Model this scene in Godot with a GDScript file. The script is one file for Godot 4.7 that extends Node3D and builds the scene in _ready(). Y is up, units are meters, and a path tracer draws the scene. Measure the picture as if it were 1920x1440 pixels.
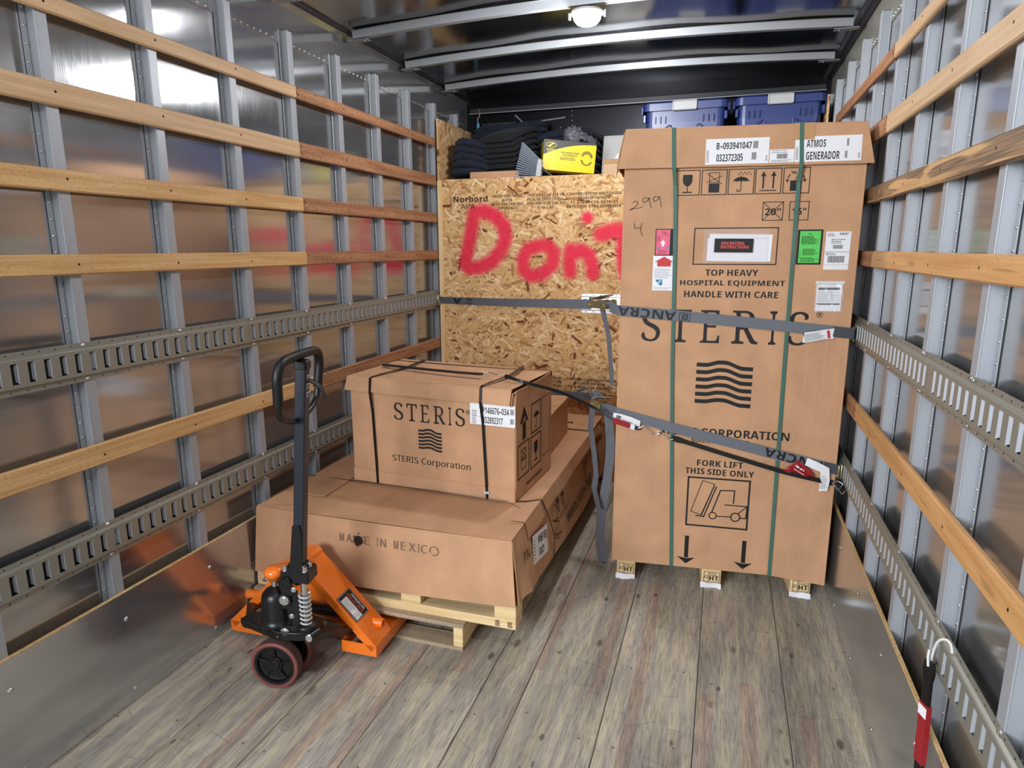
extends Node3D
# A box-truck cargo bay: x across, y up, -z towards the bulkhead; the photographer stands at the open rear.

const LF := -1.990   # front of the left posts
const LS := -2.027   # left skin
const RF := 0.572    # front of the right posts
const RS := 0.609    # right skin
const ZB := -5.12    # bulkhead
const ZR := -0.05    # rear opening
const UP := Vector3.UP

class MB:
	var v := PackedVector3Array()
	var n := PackedVector3Array()
	var t := PackedVector2Array()
	var i := PackedInt32Array()
	var x := Transform3D.IDENTITY
	var g := -1
	var uo := Vector2.ZERO
	func uv(p: Vector3, nn: Vector3) -> Vector2:
		var a := nn.abs()
		var d := 0 if a.x >= a.y and a.x >= a.z else (1 if a.y >= a.z else 2)
		if g >= 0:
			if d == g: return uo + Vector2(p[(g + 1) % 3], p[(g + 2) % 3])
			return uo + Vector2(p[g], p[3 - g - d])
		if d == 0: return uo + Vector2(p.z, p.y)
		if d == 1: return uo + Vector2(p.x, p.z)
		return uo + Vector2(p.x, p.y)
	func put(p: Vector3, nn: Vector3, w = null) -> int:
		t.append(uv(p, nn) if w == null else w)
		v.append(x * p)
		n.append((x.basis * nn).normalized())
		return v.size() - 1
	func tri(a: Vector3, b: Vector3, c: Vector3, out: Vector3) -> void:
		var nn := (b - a).cross(c - a)
		if nn.length_squared() < 1e-18: return
		nn = nn.normalized()
		if nn.dot(out) < 0:
			nn = -nn
			var s := b
			b = c
			c = s
		var k := put(a, nn)
		put(b, nn)
		put(c, nn)
		i.append_array([k, k + 2, k + 1])
	func quad(a: Vector3, b: Vector3, c: Vector3, d: Vector3, out: Vector3, uvs = null) -> void:
		var nn := (c - a).cross(d - b)
		if nn.length_squared() < 1e-18: return
		nn = nn.normalized()
		var fl := nn.dot(out) < 0
		if fl: nn = -nn
		var k := put(a, nn, uvs[0] if uvs else null)
		put(b, nn, uvs[1] if uvs else null)
		put(c, nn, uvs[2] if uvs else null)
		put(d, nn, uvs[3] if uvs else null)
		if fl: i.append_array([k, k + 1, k + 2, k, k + 2, k + 3])
		else: i.append_array([k, k + 2, k + 1, k, k + 3, k + 2])
	func box(c: Vector3, s: Vector3, bev := 0.0, bs := Basis.IDENTITY) -> MB:
		var h := s * 0.5
		var b := minf(bev, minf(h.x, minf(h.y, h.z)) * 0.9)
		var P := func(sg: Vector3, ax: int) -> Vector3:
			var q := Vector3.ZERO
			for k in 3: q[k] = sg[k] * (h[k] if k == ax else h[k] - b)
			return c + bs * q
		for ax in 3:
			var u := (ax + 1) % 3
			var w := (ax + 2) % 3
			for sg in [-1.0, 1.0]:
				var o := Vector3.ZERO
				o[ax] = sg
				var q := []
				for m in [[-1, -1], [1, -1], [1, 1], [-1, 1]]:
					var e := o
					e[u] = m[0]
					e[w] = m[1]
					q.append(P.call(e, ax))
				quad(q[0], q[1], q[2], q[3], bs * o)
		if b > 0.0:
			for ax in 3:
				var u := (ax + 1) % 3
				var w := (ax + 2) % 3
				for m in [[-1, -1], [1, -1], [1, 1], [-1, 1]]:
					var e := Vector3.ZERO
					e[u] = m[0]
					e[w] = m[1]
					var lo := e
					lo[ax] = -1
					var hi := e
					hi[ax] = 1
					quad(P.call(lo, u), P.call(hi, u), P.call(hi, w), P.call(lo, w), bs * e)
			for a in [-1, 1]:
				for d in [-1, 1]:
					for e in [-1, 1]:
						var q := Vector3(a, d, e)
						tri(P.call(q, 0), P.call(q, 1), P.call(q, 2), bs * q)
		return self
	func ab(x0: float, x1: float, y0: float, y1: float, z0: float, z1: float, bev := 0.0) -> MB:
		return box(Vector3(x0 + x1, y0 + y1, z0 + z1) * 0.5, Vector3(absf(x1 - x0), absf(y1 - y0), absf(z1 - z0)), bev)
	func cyl(a: Vector3, b: Vector3, r0: float, r1 := -1.0, seg := 16, caps := true) -> MB:
		if r1 < 0: r1 = r0
		var d := (b - a).normalized()
		var u := d.cross(Vector3(0, 0, 1) if absf(d.z) < 0.9 else Vector3(1, 0, 0)).normalized()
		var w := d.cross(u)
		var L := (b - a).length()
		var k := v.size()
		for s in seg + 1:
			var an := TAU * s / seg
			var o := u * cos(an) + w * sin(an)
			put(a + o * r0, o, Vector2(r0 * an, 0))
			put(b + o * r1, o, Vector2(r0 * an, L))
		for s in seg:
			var q := k + s * 2
			i.append_array([q, q + 1, q + 3, q, q + 3, q + 2])
		if caps:
			for e in 2:
				var o := a if e == 0 else b
				var r := r0 if e == 0 else r1
				if r < 1e-5: continue
				for s in seg:
					var a0 := TAU * s / seg
					var a1 := TAU * (s + 1) / seg
					tri(o, o + (u * cos(a0) + w * sin(a0)) * r, o + (u * cos(a1) + w * sin(a1)) * r, -d if e == 0 else d)
		return self
	func tube(pts: Array, r: float, seg := 8, closed := false, caps := true) -> MB:
		var m := pts.size()
		var u := Vector3.ZERO
		var k := v.size()
		var L := 0.0
		var rings := m + (1 if closed else 0)
		for s in rings:
			var p: Vector3 = pts[s % m]
			var pa: Vector3 = pts[(s - 1 + m) % m] if closed or s > 0 else p
			var pb: Vector3 = pts[(s + 1) % m] if closed or s < m - 1 else p
			var d := (pb - pa).normalized()
			if u == Vector3.ZERO: u = d.cross(Vector3(0.13, 0.31, 0.94)).normalized()
			u = (u - d * u.dot(d)).normalized()
			var w := d.cross(u)
			if s > 0: L += p.distance_to(pts[s - 1])
			for e in seg + 1:
				var an := TAU * e / seg
				var o := u * cos(an) + w * sin(an)
				put(p + o * r, o, Vector2(L, r * an))
		for s in rings - 1:
			for e in seg:
				var q := k + s * (seg + 1) + e
				i.append_array([q, q + seg + 1, q + seg + 2, q, q + seg + 2, q + 1])
		if caps and not closed:
			for e in 2:
				var o: Vector3 = pts[0] if e == 0 else pts[m - 1]
				var q0 := k if e == 0 else k + (rings - 1) * (seg + 1)
				var inv := x.affine_inverse()
				var out: Vector3 = (pts[0] - pts[1]) if e == 0 else (pts[m - 1] - pts[m - 2])
				for s in seg:
					tri(o, inv * v[q0 + s], inv * v[q0 + s + 1], out)
		return self
	func lathe(prof: Array, f := Transform3D.IDENTITY, seg := 24, sm := false) -> MB:
		var m := prof.size()
		for s in m - 1:
			var p: Vector2 = prof[s]
			var q: Vector2 = prof[s + 1]
			var n0 := Vector2(q.y - p.y, p.x - q.x).normalized()
			var na := n0
			var nb := n0
			if sm and s > 0:
				var pp: Vector2 = prof[s - 1]
				na = (n0 + Vector2(p.y - pp.y, pp.x - p.x).normalized()).normalized()
			if sm and s < m - 2:
				var qq: Vector2 = prof[s + 2]
				nb = (n0 + Vector2(qq.y - q.y, q.x - qq.x).normalized()).normalized()
			var k := v.size()
			for e in seg + 1:
				var an := TAU * e / seg
				var c := Vector3(cos(an), 0, sin(an))
				put(f * (c * p.x + UP * p.y), f.basis * (c * na.x + UP * na.y), Vector2(an * 0.05, p.y))
				put(f * (c * q.x + UP * q.y), f.basis * (c * nb.x + UP * nb.y), Vector2(an * 0.05, q.y))
			for e in seg:
				var z := k + e * 2
				i.append_array([z, z + 2, z + 3, z, z + 3, z + 1])
		return self
	func ribbon(pts: Array, wd, th: float) -> MB:
		# a strap of rectangular section: wd is its full width vector (one, or one per point)
		var m := pts.size()
		var r := []
		var L := 0.0
		for s in m:
			var d: Vector3 = (pts[mini(s + 1, m - 1)] - pts[maxi(s - 1, 0)]).normalized()
			var w: Vector3 = (wd[s] if wd is Array else wd) * 0.5
			var o := d.cross(w).normalized() * th * 0.5
			if s > 0: L += pts[s].distance_to(pts[s - 1])
			r.append([pts[s] - w - o, pts[s] + w - o, pts[s] + w + o, pts[s] - w + o, L, w.length() * 2, o, w])
		for s in m - 1:
			var a: Array = r[s]
			var b: Array = r[s + 1]
			for e in 4:
				var f := (e + 1) % 4
				var out: Vector3 = [-a[6], a[7], a[6], -a[7]][e]
				quad(a[e], b[e], b[f], a[f], out, [Vector2(a[4], 0), Vector2(b[4], 0), Vector2(b[4], a[5]), Vector2(a[4], a[5])])
		for e in [0, m - 1]:
			var a: Array = r[e]
			quad(a[0], a[1], a[2], a[3], pts[0] - pts[1] if e == 0 else pts[m - 1] - pts[m - 2])
		return self
	func extr(poly: Array, z0: float, z1: float) -> MB:
		var pp := PackedVector2Array(poly)
		var idx := Geometry2D.triangulate_polygon(pp)
		for k in range(0, idx.size(), 3):
			for e in [[z1, 1.0], [z0, -1.0]]:
				tri(Vector3(pp[idx[k]].x, pp[idx[k]].y, e[0]), Vector3(pp[idx[k + 1]].x, pp[idx[k + 1]].y, e[0]), Vector3(pp[idx[k + 2]].x, pp[idx[k + 2]].y, e[0]), Vector3(0, 0, e[1]))
		var cw := Geometry2D.is_polygon_clockwise(pp)
		for k in pp.size():
			var p := pp[k]
			var q := pp[(k + 1) % pp.size()]
			var o := Vector3(q.y - p.y, p.x - q.x, 0)
			if cw: o = -o
			quad(Vector3(p.x, p.y, z0), Vector3(q.x, q.y, z0), Vector3(q.x, q.y, z1), Vector3(p.x, p.y, z1), o)
		return self
	func surf(nu: int, nv: int, f: Callable, us := 1.0, vs := 1.0) -> MB:
		var P := []
		for a in nu + 1:
			for b in nv + 1: P.append(f.call(float(a) / nu, float(b) / nv))
		var k := v.size()
		for a in nu + 1:
			for b in nv + 1:
				var du: Vector3 = P[mini(a + 1, nu) * (nv + 1) + b] - P[maxi(a - 1, 0) * (nv + 1) + b]
				var dv: Vector3 = P[a * (nv + 1) + mini(b + 1, nv)] - P[a * (nv + 1) + maxi(b - 1, 0)]
				var nn := du.cross(dv)
				put(P[a * (nv + 1) + b], nn.normalized() if nn.length_squared() > 1e-16 else UP, Vector2(float(a) / nu * us, float(b) / nv * vs))
		for a in nu:
			for b in nv:
				var q := k + a * (nv + 1) + b
				i.append_array([q, q + 1, q + nv + 2, q, q + nv + 2, q + nv + 1])
		return self
	func rect(x0: float, x1: float, y0: float, y1: float, z := 0.0) -> MB:
		quad(Vector3(x0, y0, z), Vector3(x1, y0, z), Vector3(x1, y1, z), Vector3(x0, y1, z), Vector3(0, 0, 1))
		return self
	func poly(pp: Array, z := 0.0) -> MB:
		var p := PackedVector2Array(pp)
		var idx := Geometry2D.triangulate_polygon(p)
		for k in range(0, idx.size(), 3):
			tri(Vector3(p[idx[k]].x, p[idx[k]].y, z), Vector3(p[idx[k + 1]].x, p[idx[k + 1]].y, z), Vector3(p[idx[k + 2]].x, p[idx[k + 2]].y, z), Vector3(0, 0, 1))
		return self
	func line(pts: Array, w: float, z := 0.0, closed := false, rnd := true) -> MB:
		var m := pts.size()
		for s in m if closed else m - 1:
			var a: Vector2 = pts[s]
			var b: Vector2 = pts[(s + 1) % m]
			var d := (b - a).normalized() * w * 0.5
			var o := Vector2(-d.y, d.x)
			var e := d if not rnd else Vector2.ZERO
			a -= e
			b += e
			quad(Vector3(a.x - o.x, a.y - o.y, z), Vector3(b.x - o.x, b.y - o.y, z), Vector3(b.x + o.x, b.y + o.y, z), Vector3(a.x + o.x, a.y + o.y, z), Vector3(0, 0, 1))
		if rnd:
			for p in pts: dot(p, w * 0.5, z, 8)
		return self
	func dot(p: Vector2, r: float, z := 0.0, seg := 14) -> MB:
		for s in seg:
			var a0 := TAU * s / seg
			var a1 := TAU * (s + 1) / seg
			tri(Vector3(p.x, p.y, z), Vector3(p.x + cos(a0) * r, p.y + sin(a0) * r, z), Vector3(p.x + cos(a1) * r, p.y + sin(a1) * r, z), Vector3(0, 0, 1))
		return self
	func frame(x0: float, x1: float, y0: float, y1: float, w: float, z := 0.0) -> MB:
		return line([Vector2(x0, y0), Vector2(x1, y0), Vector2(x1, y1), Vector2(x0, y1)], w, z, true, false)
	func arc(c: Vector2, r: float, a0: float, a1: float, w: float, z := 0.0, seg := 20) -> MB:
		var pts := []
		for s in seg + 1:
			var a := a0 + (a1 - a0) * s / seg
			pts.append(c + Vector2(cos(a), sin(a)) * r)
		return line(pts, w, z)
	func text(s: String, f: Font, x0: float, x1: float, y0: float, y1: float, z := 0.0) -> MB:
		# the lettering stretched to this rectangle (x1 < x0 and y1 < y0 turn it upside down)
		var tm := TextMesh.new()
		tm.font = f
		tm.text = s
		tm.font_size = 48
		tm.pixel_size = 0.01
		tm.depth = 0.0
		tm.curve_step = 2.0
		var ar := tm.get_mesh_arrays()
		var vs: PackedVector3Array = ar[0]
		var lo := Vector2(1e9, 1e9)
		var hi := Vector2(-1e9, -1e9)
		for p in vs:
			lo = lo.min(Vector2(p.x, p.y))
			hi = hi.max(Vector2(p.x, p.y))
		var ix = ar[Mesh.ARRAY_INDEX]
		var cnt: int = ix.size() if ix != null and ix.size() else vs.size()
		for k in range(0, cnt, 3):
			var q := []
			for e in 3:
				var p: Vector3 = vs[ix[k + e]] if ix != null and ix.size() else vs[k + e]
				q.append(Vector3(lerpf(x0, x1, (p.x - lo.x) / (hi.x - lo.x)), lerpf(y0, y1, (p.y - lo.y) / (hi.y - lo.y)), z))
			tri(q[0], q[1], q[2], Vector3(0, 0, 1))
		return self
	func mesh() -> ArrayMesh:
		var ar := []
		ar.resize(Mesh.ARRAY_MAX)
		ar[Mesh.ARRAY_VERTEX] = v
		ar[Mesh.ARRAY_NORMAL] = n
		ar[Mesh.ARRAY_TEX_UV] = t
		ar[Mesh.ARRAY_INDEX] = i
		var m := ArrayMesh.new()
		m.add_surface_from_arrays(Mesh.PRIMITIVE_TRIANGLES, ar)
		return m

func mb(x := Transform3D.IDENTITY, g := -1, uo := Vector2.ZERO) -> MB:
	var b := MB.new()
	b.x = x
	b.g = g
	b.uo = uo
	return b

var used := {}
func numbered(s: String) -> String:
	used[s] = used.get(s, -1) + 1
	return s if used[s] == 0 else "%s_%03d" % [s, used[s]]

func put(called: String, m, material: Material, parent: Node = self) -> MeshInstance3D:
	var o := MeshInstance3D.new()
	o.mesh = m.mesh() if m is MB else m
	o.material_override = material
	if parent == self: o.name = numbered(called)
	else: o.name = called if not parent.has_node(NodePath(called)) else child_name(parent, called)
	parent.add_child(o, true)
	return o

func child_name(parent: Node, called: String) -> String:
	var k := 1
	if parent.has_meta("n_" + called): k = parent.get_meta("n_" + called)
	parent.set_meta("n_" + called, k + 1)
	return "%s_%03d" % [called, k]

func thing(called: String, label: String, category: String, at := Transform3D.IDENTITY, group := "") -> Node3D:
	var o := Node3D.new()
	o.name = numbered(called)
	o.transform = at
	add_child(o, true)
	return tag(o, label, category, group)

func tag(o, label: String, category: String, group := ""):
	o.set_meta("label", label)
	o.set_meta("category", category)
	if group: o.set_meta("group", group)
	return o

func setting(called: String, label: String, category: String) -> Node3D:
	var o := thing(called, label, category)
	o.set_meta("kind", "structure")
	return o

func at(x: float, y: float, z: float, yaw := 0.0) -> Transform3D:
	return Transform3D(Basis(UP, yaw), Vector3(x, y, z))

func fr(origin: Vector3, xaxis: Vector3, normal: Vector3) -> Transform3D:
	# a face: x along it, z out of it
	var zz := normal.normalized()
	var xx := (xaxis - zz * xaxis.dot(zz)).normalized()
	return Transform3D(Basis(xx, zz.cross(xx), zz), origin)

func V(a: float, b: float) -> Vector2:
	return Vector2(a, b)
func V3(a: float, b: float, c: float) -> Vector3:
	return Vector3(a, b, c)

# ---------------------------------------------------------------- textures and materials
var M := {}
var F := {}
var rng := RandomNumberGenerator.new()

func nimg(sd: int, fq: float, w0: int, h0: int, w: int, h: int, oct := 1) -> PackedByteArray:
	var n := FastNoiseLite.new()
	n.noise_type = FastNoiseLite.TYPE_SIMPLEX
	n.seed = sd
	n.frequency = fq
	n.fractal_type = FastNoiseLite.FRACTAL_NONE if oct == 1 else FastNoiseLite.FRACTAL_FBM
	n.fractal_octaves = oct
	var im := n.get_seamless_image(w0, h0)
	if w0 != w or h0 != h: im.resize(w, h, Image.INTERPOLATE_CUBIC)
	return im.get_data()

func tex(w: int, h: int, d: PackedByteArray) -> ImageTexture:
	return ImageTexture.create_from_image(Image.create_from_data(w, h, false, Image.FORMAT_RGB8, d))

func gray(w: int, h: int, d: PackedByteArray) -> ImageTexture:
	return ImageTexture.create_from_image(Image.create_from_data(w, h, false, Image.FORMAT_L8, d))

func wood_tex(sd: int, lo: Color, hi: Color, dark: Color, pores: float, blotch := 0.0) -> ImageTexture:
	var w := 1024
	var h := 128
	var a := nimg(sd, 0.035, 40, h, w, h)
	var b := nimg(sd + 1, 0.16, 24, h, w, h)
	var p := nimg(sd + 2, 0.30, 160, h, w, h)
	var q := nimg(sd + 3, 0.02, 96, h, w, h, 2)
	var d := PackedByteArray()
	d.resize(w * h * 3)
	for k in w * h:
		var s := (a[k] * 0.6 + b[k] * 0.4) / 255.0
		var c := lo.lerp(hi, s)
		var e := clampf((p[k] / 255.0 - (1.0 - pores)) * 5.0, 0.0, 0.75)
		if blotch > 0.0: e = maxf(e, clampf((q[k] / 255.0 - (1.0 - blotch)) * 6.0, 0.0, 0.8) * (0.35 + 0.65 * b[k] / 255.0))
		c = c.lerp(dark, e)
		d[k * 3] = int(c.r * 255)
		d[k * 3 + 1] = int(c.g * 255)
		d[k * 3 + 2] = int(c.b * 255)
	return tex(w, h, d)

func floor_tex() -> Array:
	# laminated hardwood strips, worn grey; u is along the boards (3.6 m), v across (1.28 m)
	var w := 2048
	var h := 1024
	var a := nimg(11, 0.05, 128, 512, w, h)
	var b := nimg(12, 0.22, 128, 512, w, h)
	var p := nimg(13, 0.34, 80, 1024, w, h)
	var st := nimg(14, 0.012, 256, 256, w, h, 3)
	var tone := PackedFloat32Array()
	var red := PackedFloat32Array()
	tone.resize(w * 26)
	red.resize(w * 26)
	rng.seed = 5
	for r in 26:
		var x := -rng.randi_range(0, 400)
		while x < w:
			var L := rng.randi_range(500, 1500)
			var tn := rng.randf_range(0.95, 1.045)
			var rd := 1.0 if rng.randf() < 0.14 else 0.0
			for k in range(maxi(x, 0), mini(x + L, w)):
				tone[r * w + k] = tn * (0.86 if k - x < 2 else 1.0)
				red[r * w + k] = rd
			x += L
	var d := PackedByteArray()
	d.resize(w * h * 3)
	for y in h:
		var r := y * 26 / h
		var edge := 0.93 if (y * 26) % h < 26 else 1.0
		for x in w:
			var k := y * w + x
			var s := tone[r * w + x] * edge * (0.88 + 0.12 * a[k] / 255.0 + 0.12 * b[k] / 255.0)
			var sv := st[k] / 255.0
			s *= 0.88 + 0.20 * sv
			if p[k] > 196: s *= 1.0 - (p[k] - 196) * 0.006
			var q := red[r * w + x]
			var m := k * 3
			var yel := (a[k] - 128) * 0.03
			d[m] = clampi(int(s * (172.0 - 6.0 * q + yel)), 0, 255)
			d[m + 1] = clampi(int(s * (164.0 - 15.0 * q + yel * 0.6)), 0, 255)
			d[m + 2] = clampi(int(s * (148.0 - 14.0 * q - yel)), 0, 255)
	# scuffs and scratches
	for c in 420:
		var x := rng.randf() * w
		var y := rng.randf() * h
		var an := rng.randf_range(-0.5, 0.5) + (PI / 2 if rng.randf() < 0.3 else 0.0)
		var L := rng.randf_range(8, 90)
		var f := 1.18 if rng.randf() < 0.45 else 0.72
		for s in int(L):
			var xx := int(x + cos(an) * s) & (w - 1)
			var yy := int(y + sin(an) * s + sin(s * 0.05) * 2.0) & (h - 1)
			var m := (yy * w + xx) * 3
			for e in 3: d[m + e] = clampi(int(d[m + e] * f), 0, 255)
	for c in 46:
		var x := rng.randi_range(20, w - 20)
		var y := rng.randi_range(20, h - 20)
		var rr := rng.randf_range(3, 14)
		var f := rng.randf_range(0.55, 0.9)
		for yy in range(-int(rr), int(rr)):
			for xx in range(-int(rr * 1.6), int(rr * 1.6)):
				var q := Vector2(xx / 1.6, yy).length() / rr + rng.randf() * 0.5
				if q < 1.0:
					var m := (((y + yy) & (h - 1)) * w + ((x + xx) & (w - 1))) * 3
					for e in 3: d[m + e] = int(d[m + e] * f)
	return [tex(w, h, d), gray(w, h, p)]

func osb_tex(w: int, h: int, ppm: float, sd: int, count: int, paint: Array, ang0 := 0.0) -> ImageTexture:
	rng.seed = sd
	var d := PackedByteArray()
	d.resize(w * h * 3)
	for k in w * h:
		d[k * 3] = 206
		d[k * 3 + 1] = 162
		d[k * 3 + 2] = 106
	var pal := [Color8(226, 184, 130), Color8(234, 196, 146), Color8(212, 166, 112), Color8(220, 178, 124), Color8(200, 152, 100), Color8(230, 190, 138), Color8(176, 126, 82), Color8(240, 210, 164), Color8(220, 176, 120)]
	for c in count:
		var L := rng.randf_range(0.015, 0.10) * ppm
		var W := rng.randf_range(0.006, 0.020) * ppm
		var an := ang0 + rng.randfn(0.0, 0.8)
		var cx := rng.randf() * w
		var cy := rng.randf() * h
		var col: Color = pal[rng.randi_range(0, 8)]
		if rng.randf() < 0.035: col = Color8(118, 70, 38)
		var ca := cos(an)
		var sa := sin(an)
		var j := -W * 0.5
		while j < W * 0.5:
			var sh := 0.97 + 0.07 * sin(j * 2.3 + c)
			if j + 0.8 >= W * 0.5: sh *= 0.84
			var jag := rng.randf_range(-3.0, 3.0)
			var s := -L * 0.5 + jag
			while s < L * 0.5 + jag:
				var x := int(cx + ca * s - sa * j)
				var y := int(cy + sa * s + ca * j)
				if x >= 0 and y >= 0 and x < w and y < h:
					var m := (y * w + x) * 3
					d[m] = int(minf(255, col.r8 * sh))
					d[m + 1] = int(minf(255, col.g8 * sh))
					d[m + 2] = int(minf(255, col.b8 * sh))
				s += 0.8
			j += 0.8
	# sprayed strokes: [radius, points...] in pixels
	if paint.size():
		var acc := PackedFloat32Array()
		acc.resize(w * h)
		for st in paint:
			var r: float = st[0]
			for q in range(1, st.size() - (1 if st.size() > 2 else 0)):
				var a: Vector2 = st[q]
				var b: Vector2 = st[mini(q + 1, st.size() - 1)]
				var steps := int(a.distance_to(b) / (r * 0.3)) + 1
				for s in steps:
					var p := a.lerp(b, float(s) / steps)
					for y in range(maxi(0, int(p.y - r * 1.6)), mini(h, int(p.y + r * 1.6))):
						for x in range(maxi(0, int(p.x - r * 1.6)), mini(w, int(p.x + r * 1.6))):
							var e := 1.0 - smoothstep(0.35, 1.55, Vector2(x - p.x, y - p.y).length() / r)
							if e > acc[y * w + x]: acc[y * w + x] = e
		for k in w * h:
			var e := acc[k]
			if e > 0.01:
				e = clampf(e * rng.randf_range(0.80, 1.06), 0, 0.94)
				d[k * 3] = int(lerpf(d[k * 3], 226, e))
				d[k * 3 + 1] = int(lerpf(d[k * 3 + 1], 44, e))
				d[k * 3 + 2] = int(lerpf(d[k * 3 + 2], 72, e))
	return tex(w, h, d)

func card_tex() -> ImageTexture:
	var w := 768
	var a := nimg(31, 0.02, 192, 192, w, w, 3)
	var b := nimg(32, 0.35, 384, 384, w, w)
	rng.seed = 8
	var col := PackedFloat32Array()
	for k in w: col.append(1.0 + 0.012 * sin(k * TAU / 5.5) + rng.randf_range(-0.008, 0.008))
	var d := PackedByteArray()
	d.resize(w * w * 3)
	for k in w * w:
		var s := col[k % w] * (0.93 + 0.09 * a[k] / 255.0 + 0.06 * b[k] / 255.0)
		if b[k] > 215: s *= 0.93
		d[k * 3] = clampi(int(197 * s), 0, 255)
		d[k * 3 + 1] = clampi(int(153 * s), 0, 255)
		d[k * 3 + 2] = clampi(int(117 * s), 0, 255)
	return tex(w, w, d)

func mat(called: String, c: Color, rough: float, metal := 0.0, o := {}) -> StandardMaterial3D:
	var m := StandardMaterial3D.new()
	m.resource_name = called
	m.albedo_color = c
	m.roughness = rough
	m.metallic = metal
	for k in o: m.set(k, o[k])
	M[called] = m
	return m

func font(called: String, weight: int) -> SystemFont:
	var f := SystemFont.new()
	f.font_names = PackedStringArray([called])
	f.font_weight = weight
	return f

func materials() -> void:
	F.sans = font("Droid Sans", 400)
	F.bold = font("Droid Sans", 700)
	F.serif = font("Droid Serif", 400)
	F.mono = font("Droid Sans Mono", 400)
	var W := Color.WHITE
	var fl := floor_tex()
	mat("floor_wood", Color(1, 1, 1), 0.55, 0.0, {"albedo_texture": fl[0], "uv1_scale": Vector3(1 / 3.6, 1 / 1.28, 1), "heightmap_enabled": false, "metallic_specular": 0.4})
	var us := Vector3(1 / 1.2, 1 / 0.15, 1)
	mat("pale_rail", W, 0.5, 0.0, {"albedo_texture": wood_tex(41, Color8(196, 150, 98), Color8(226, 188, 136), Color8(120, 82, 50), 0.13), "uv1_scale": us})
	mat("red_rail", W, 0.65, 0.0, {"albedo_texture": wood_tex(51, Color8(150, 104, 74), Color8(196, 150, 112), Color8(84, 52, 36), 0.30), "uv1_scale": us})
	mat("tan_rail", W, 0.6, 0.0, {"albedo_texture": wood_tex(61, Color8(190, 152, 110), Color8(216, 182, 140), Color8(110, 80, 54), 0.08), "uv1_scale": us})
	mat("worn_rail", W, 0.6, 0.0, {"albedo_texture": wood_tex(71, Color8(186, 142, 92), Color8(214, 172, 120), Color8(74, 58, 46), 0.10, 0.54), "uv1_scale": us})
	mat("orange_rail", W, 0.5, 0.0, {"albedo_texture": wood_tex(81, Color8(194, 138, 82), Color8(218, 170, 112), Color8(126, 78, 44), 0.12, 0.12), "uv1_scale": us})
	mat("pine", W, 0.65, 0.0, {"albedo_texture": wood_tex(91, Color8(216, 182, 128), Color8(240, 216, 168), Color8(176, 124, 72), 0.09), "uv1_scale": us})
	mat("gray_pallet_wood", W, 0.75, 0.0, {"albedo_texture": wood_tex(101, Color8(150, 132, 108), Color8(196, 176, 146), Color8(86, 76, 66), 0.16, 0.18), "uv1_scale": us})
	mat("plywood_edge", W, 0.6, 0.0, {"albedo_texture": wood_tex(111, Color8(206, 166, 106), Color8(232, 200, 144), Color8(120, 78, 40), 0.2), "uv1_scale": us})
	var noise := nimg(201, 0.03, 256, 256, 512, 512, 3)
	var fine := nimg(202, 0.4, 512, 16, 512, 512)
	var rg := PackedByteArray()
	rg.resize(512 * 512)
	rng.seed = 3
	for k in 512 * 512: rg[k] = clampi(int(96 + noise[k] * 0.07 + fine[k] * 0.10), 0, 255)
	var rt := gray(512, 512, rg)
	var sc := rg.duplicate()
	for c in 90:
		var x := rng.randf() * 512
		var y := rng.randf() * 512
		var an := rng.randf_range(-0.7, 0.7) if rng.randf() < 0.7 else rng.randf() * PI
		for s in rng.randi_range(10, 120):
			sc[(int(y + sin(an) * s) & 511) * 512 + (int(x + cos(an) * s) & 511)] = 170
	var skin := {"roughness_texture": rt, "roughness_texture_channel": 0, "uv1_scale": Vector3(1.3, 0.9, 1), "anisotropy_enabled": true, "anisotropy": 0.85}
	mat("aluminium_skin", Color(0.72, 0.72, 0.72), 0.27, 0.86, skin)
	mat("kick_metal", Color(0.78, 0.79, 0.80), 0.40, 0.88, {"roughness_texture": gray(512, 512, sc), "roughness_texture_channel": 0, "uv1_scale": Vector3(1.0, 1.0, 1), "anisotropy_enabled": true, "anisotropy": 0.3})
	mat("roof_sheet", Color(0.62, 0.62, 0.62), 0.16, 1.0)
	mat("bulkhead_sheet", Color(0.13, 0.13, 0.14), 0.30, 1.0)
	mat("zinc", Color(0.64, 0.655, 0.675), 0.42, 0.15)
	mat("bow_paint", Color(0.52, 0.53, 0.54), 0.42, 0.4)
	mat("dark_rail", Color(0.20, 0.20, 0.21), 0.4, 0.6)
	mat("track_steel", Color(0.60, 0.60, 0.56), 0.40, 0.5)
	mat("bright_steel", Color(0.86, 0.86, 0.86), 0.28, 1.0)
	mat("yellow_zinc", Color(0.80, 0.76, 0.58), 0.3, 0.9)
	mat("hole_black", Color(0.03, 0.03, 0.03), 0.8)  # for dark screws and nails, and for shade painted as holes
	var cb := nimg(33, 0.3, 256, 256, 256, 256)
	mat("cardboard", Color(1, 1, 1), 0.82, 0.0, {"albedo_texture": card_tex(), "uv1_scale": Vector3(1, -1, 1), "heightmap_enabled": true, "heightmap_texture": gray(256, 256, cb), "heightmap_scale": 0.05, "metallic_specular": 0.3})
	mat("tan_tape", Color8(186, 146, 100), 0.45)
	mat("torn_board", Color8(176, 134, 92), 0.9)
	mat("ink", Color(0.055, 0.052, 0.05), 0.6)
	mat("faded_ink", Color8(134, 106, 88), 0.8)
	mat("stamp_ink", Color8(66, 44, 26), 0.8)
	mat("paper", Color(0.92, 0.92, 0.93), 0.5)
	mat("poly_bag", Color(0.95, 0.95, 0.97, 0.16), 0.12, 0.0, {"transparency": BaseMaterial3D.TRANSPARENCY_ALPHA})
	mat("gray_ink", Color(0.45, 0.45, 0.47), 0.7)
	mat("red_ink", Color8(200, 40, 44), 0.5)
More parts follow.
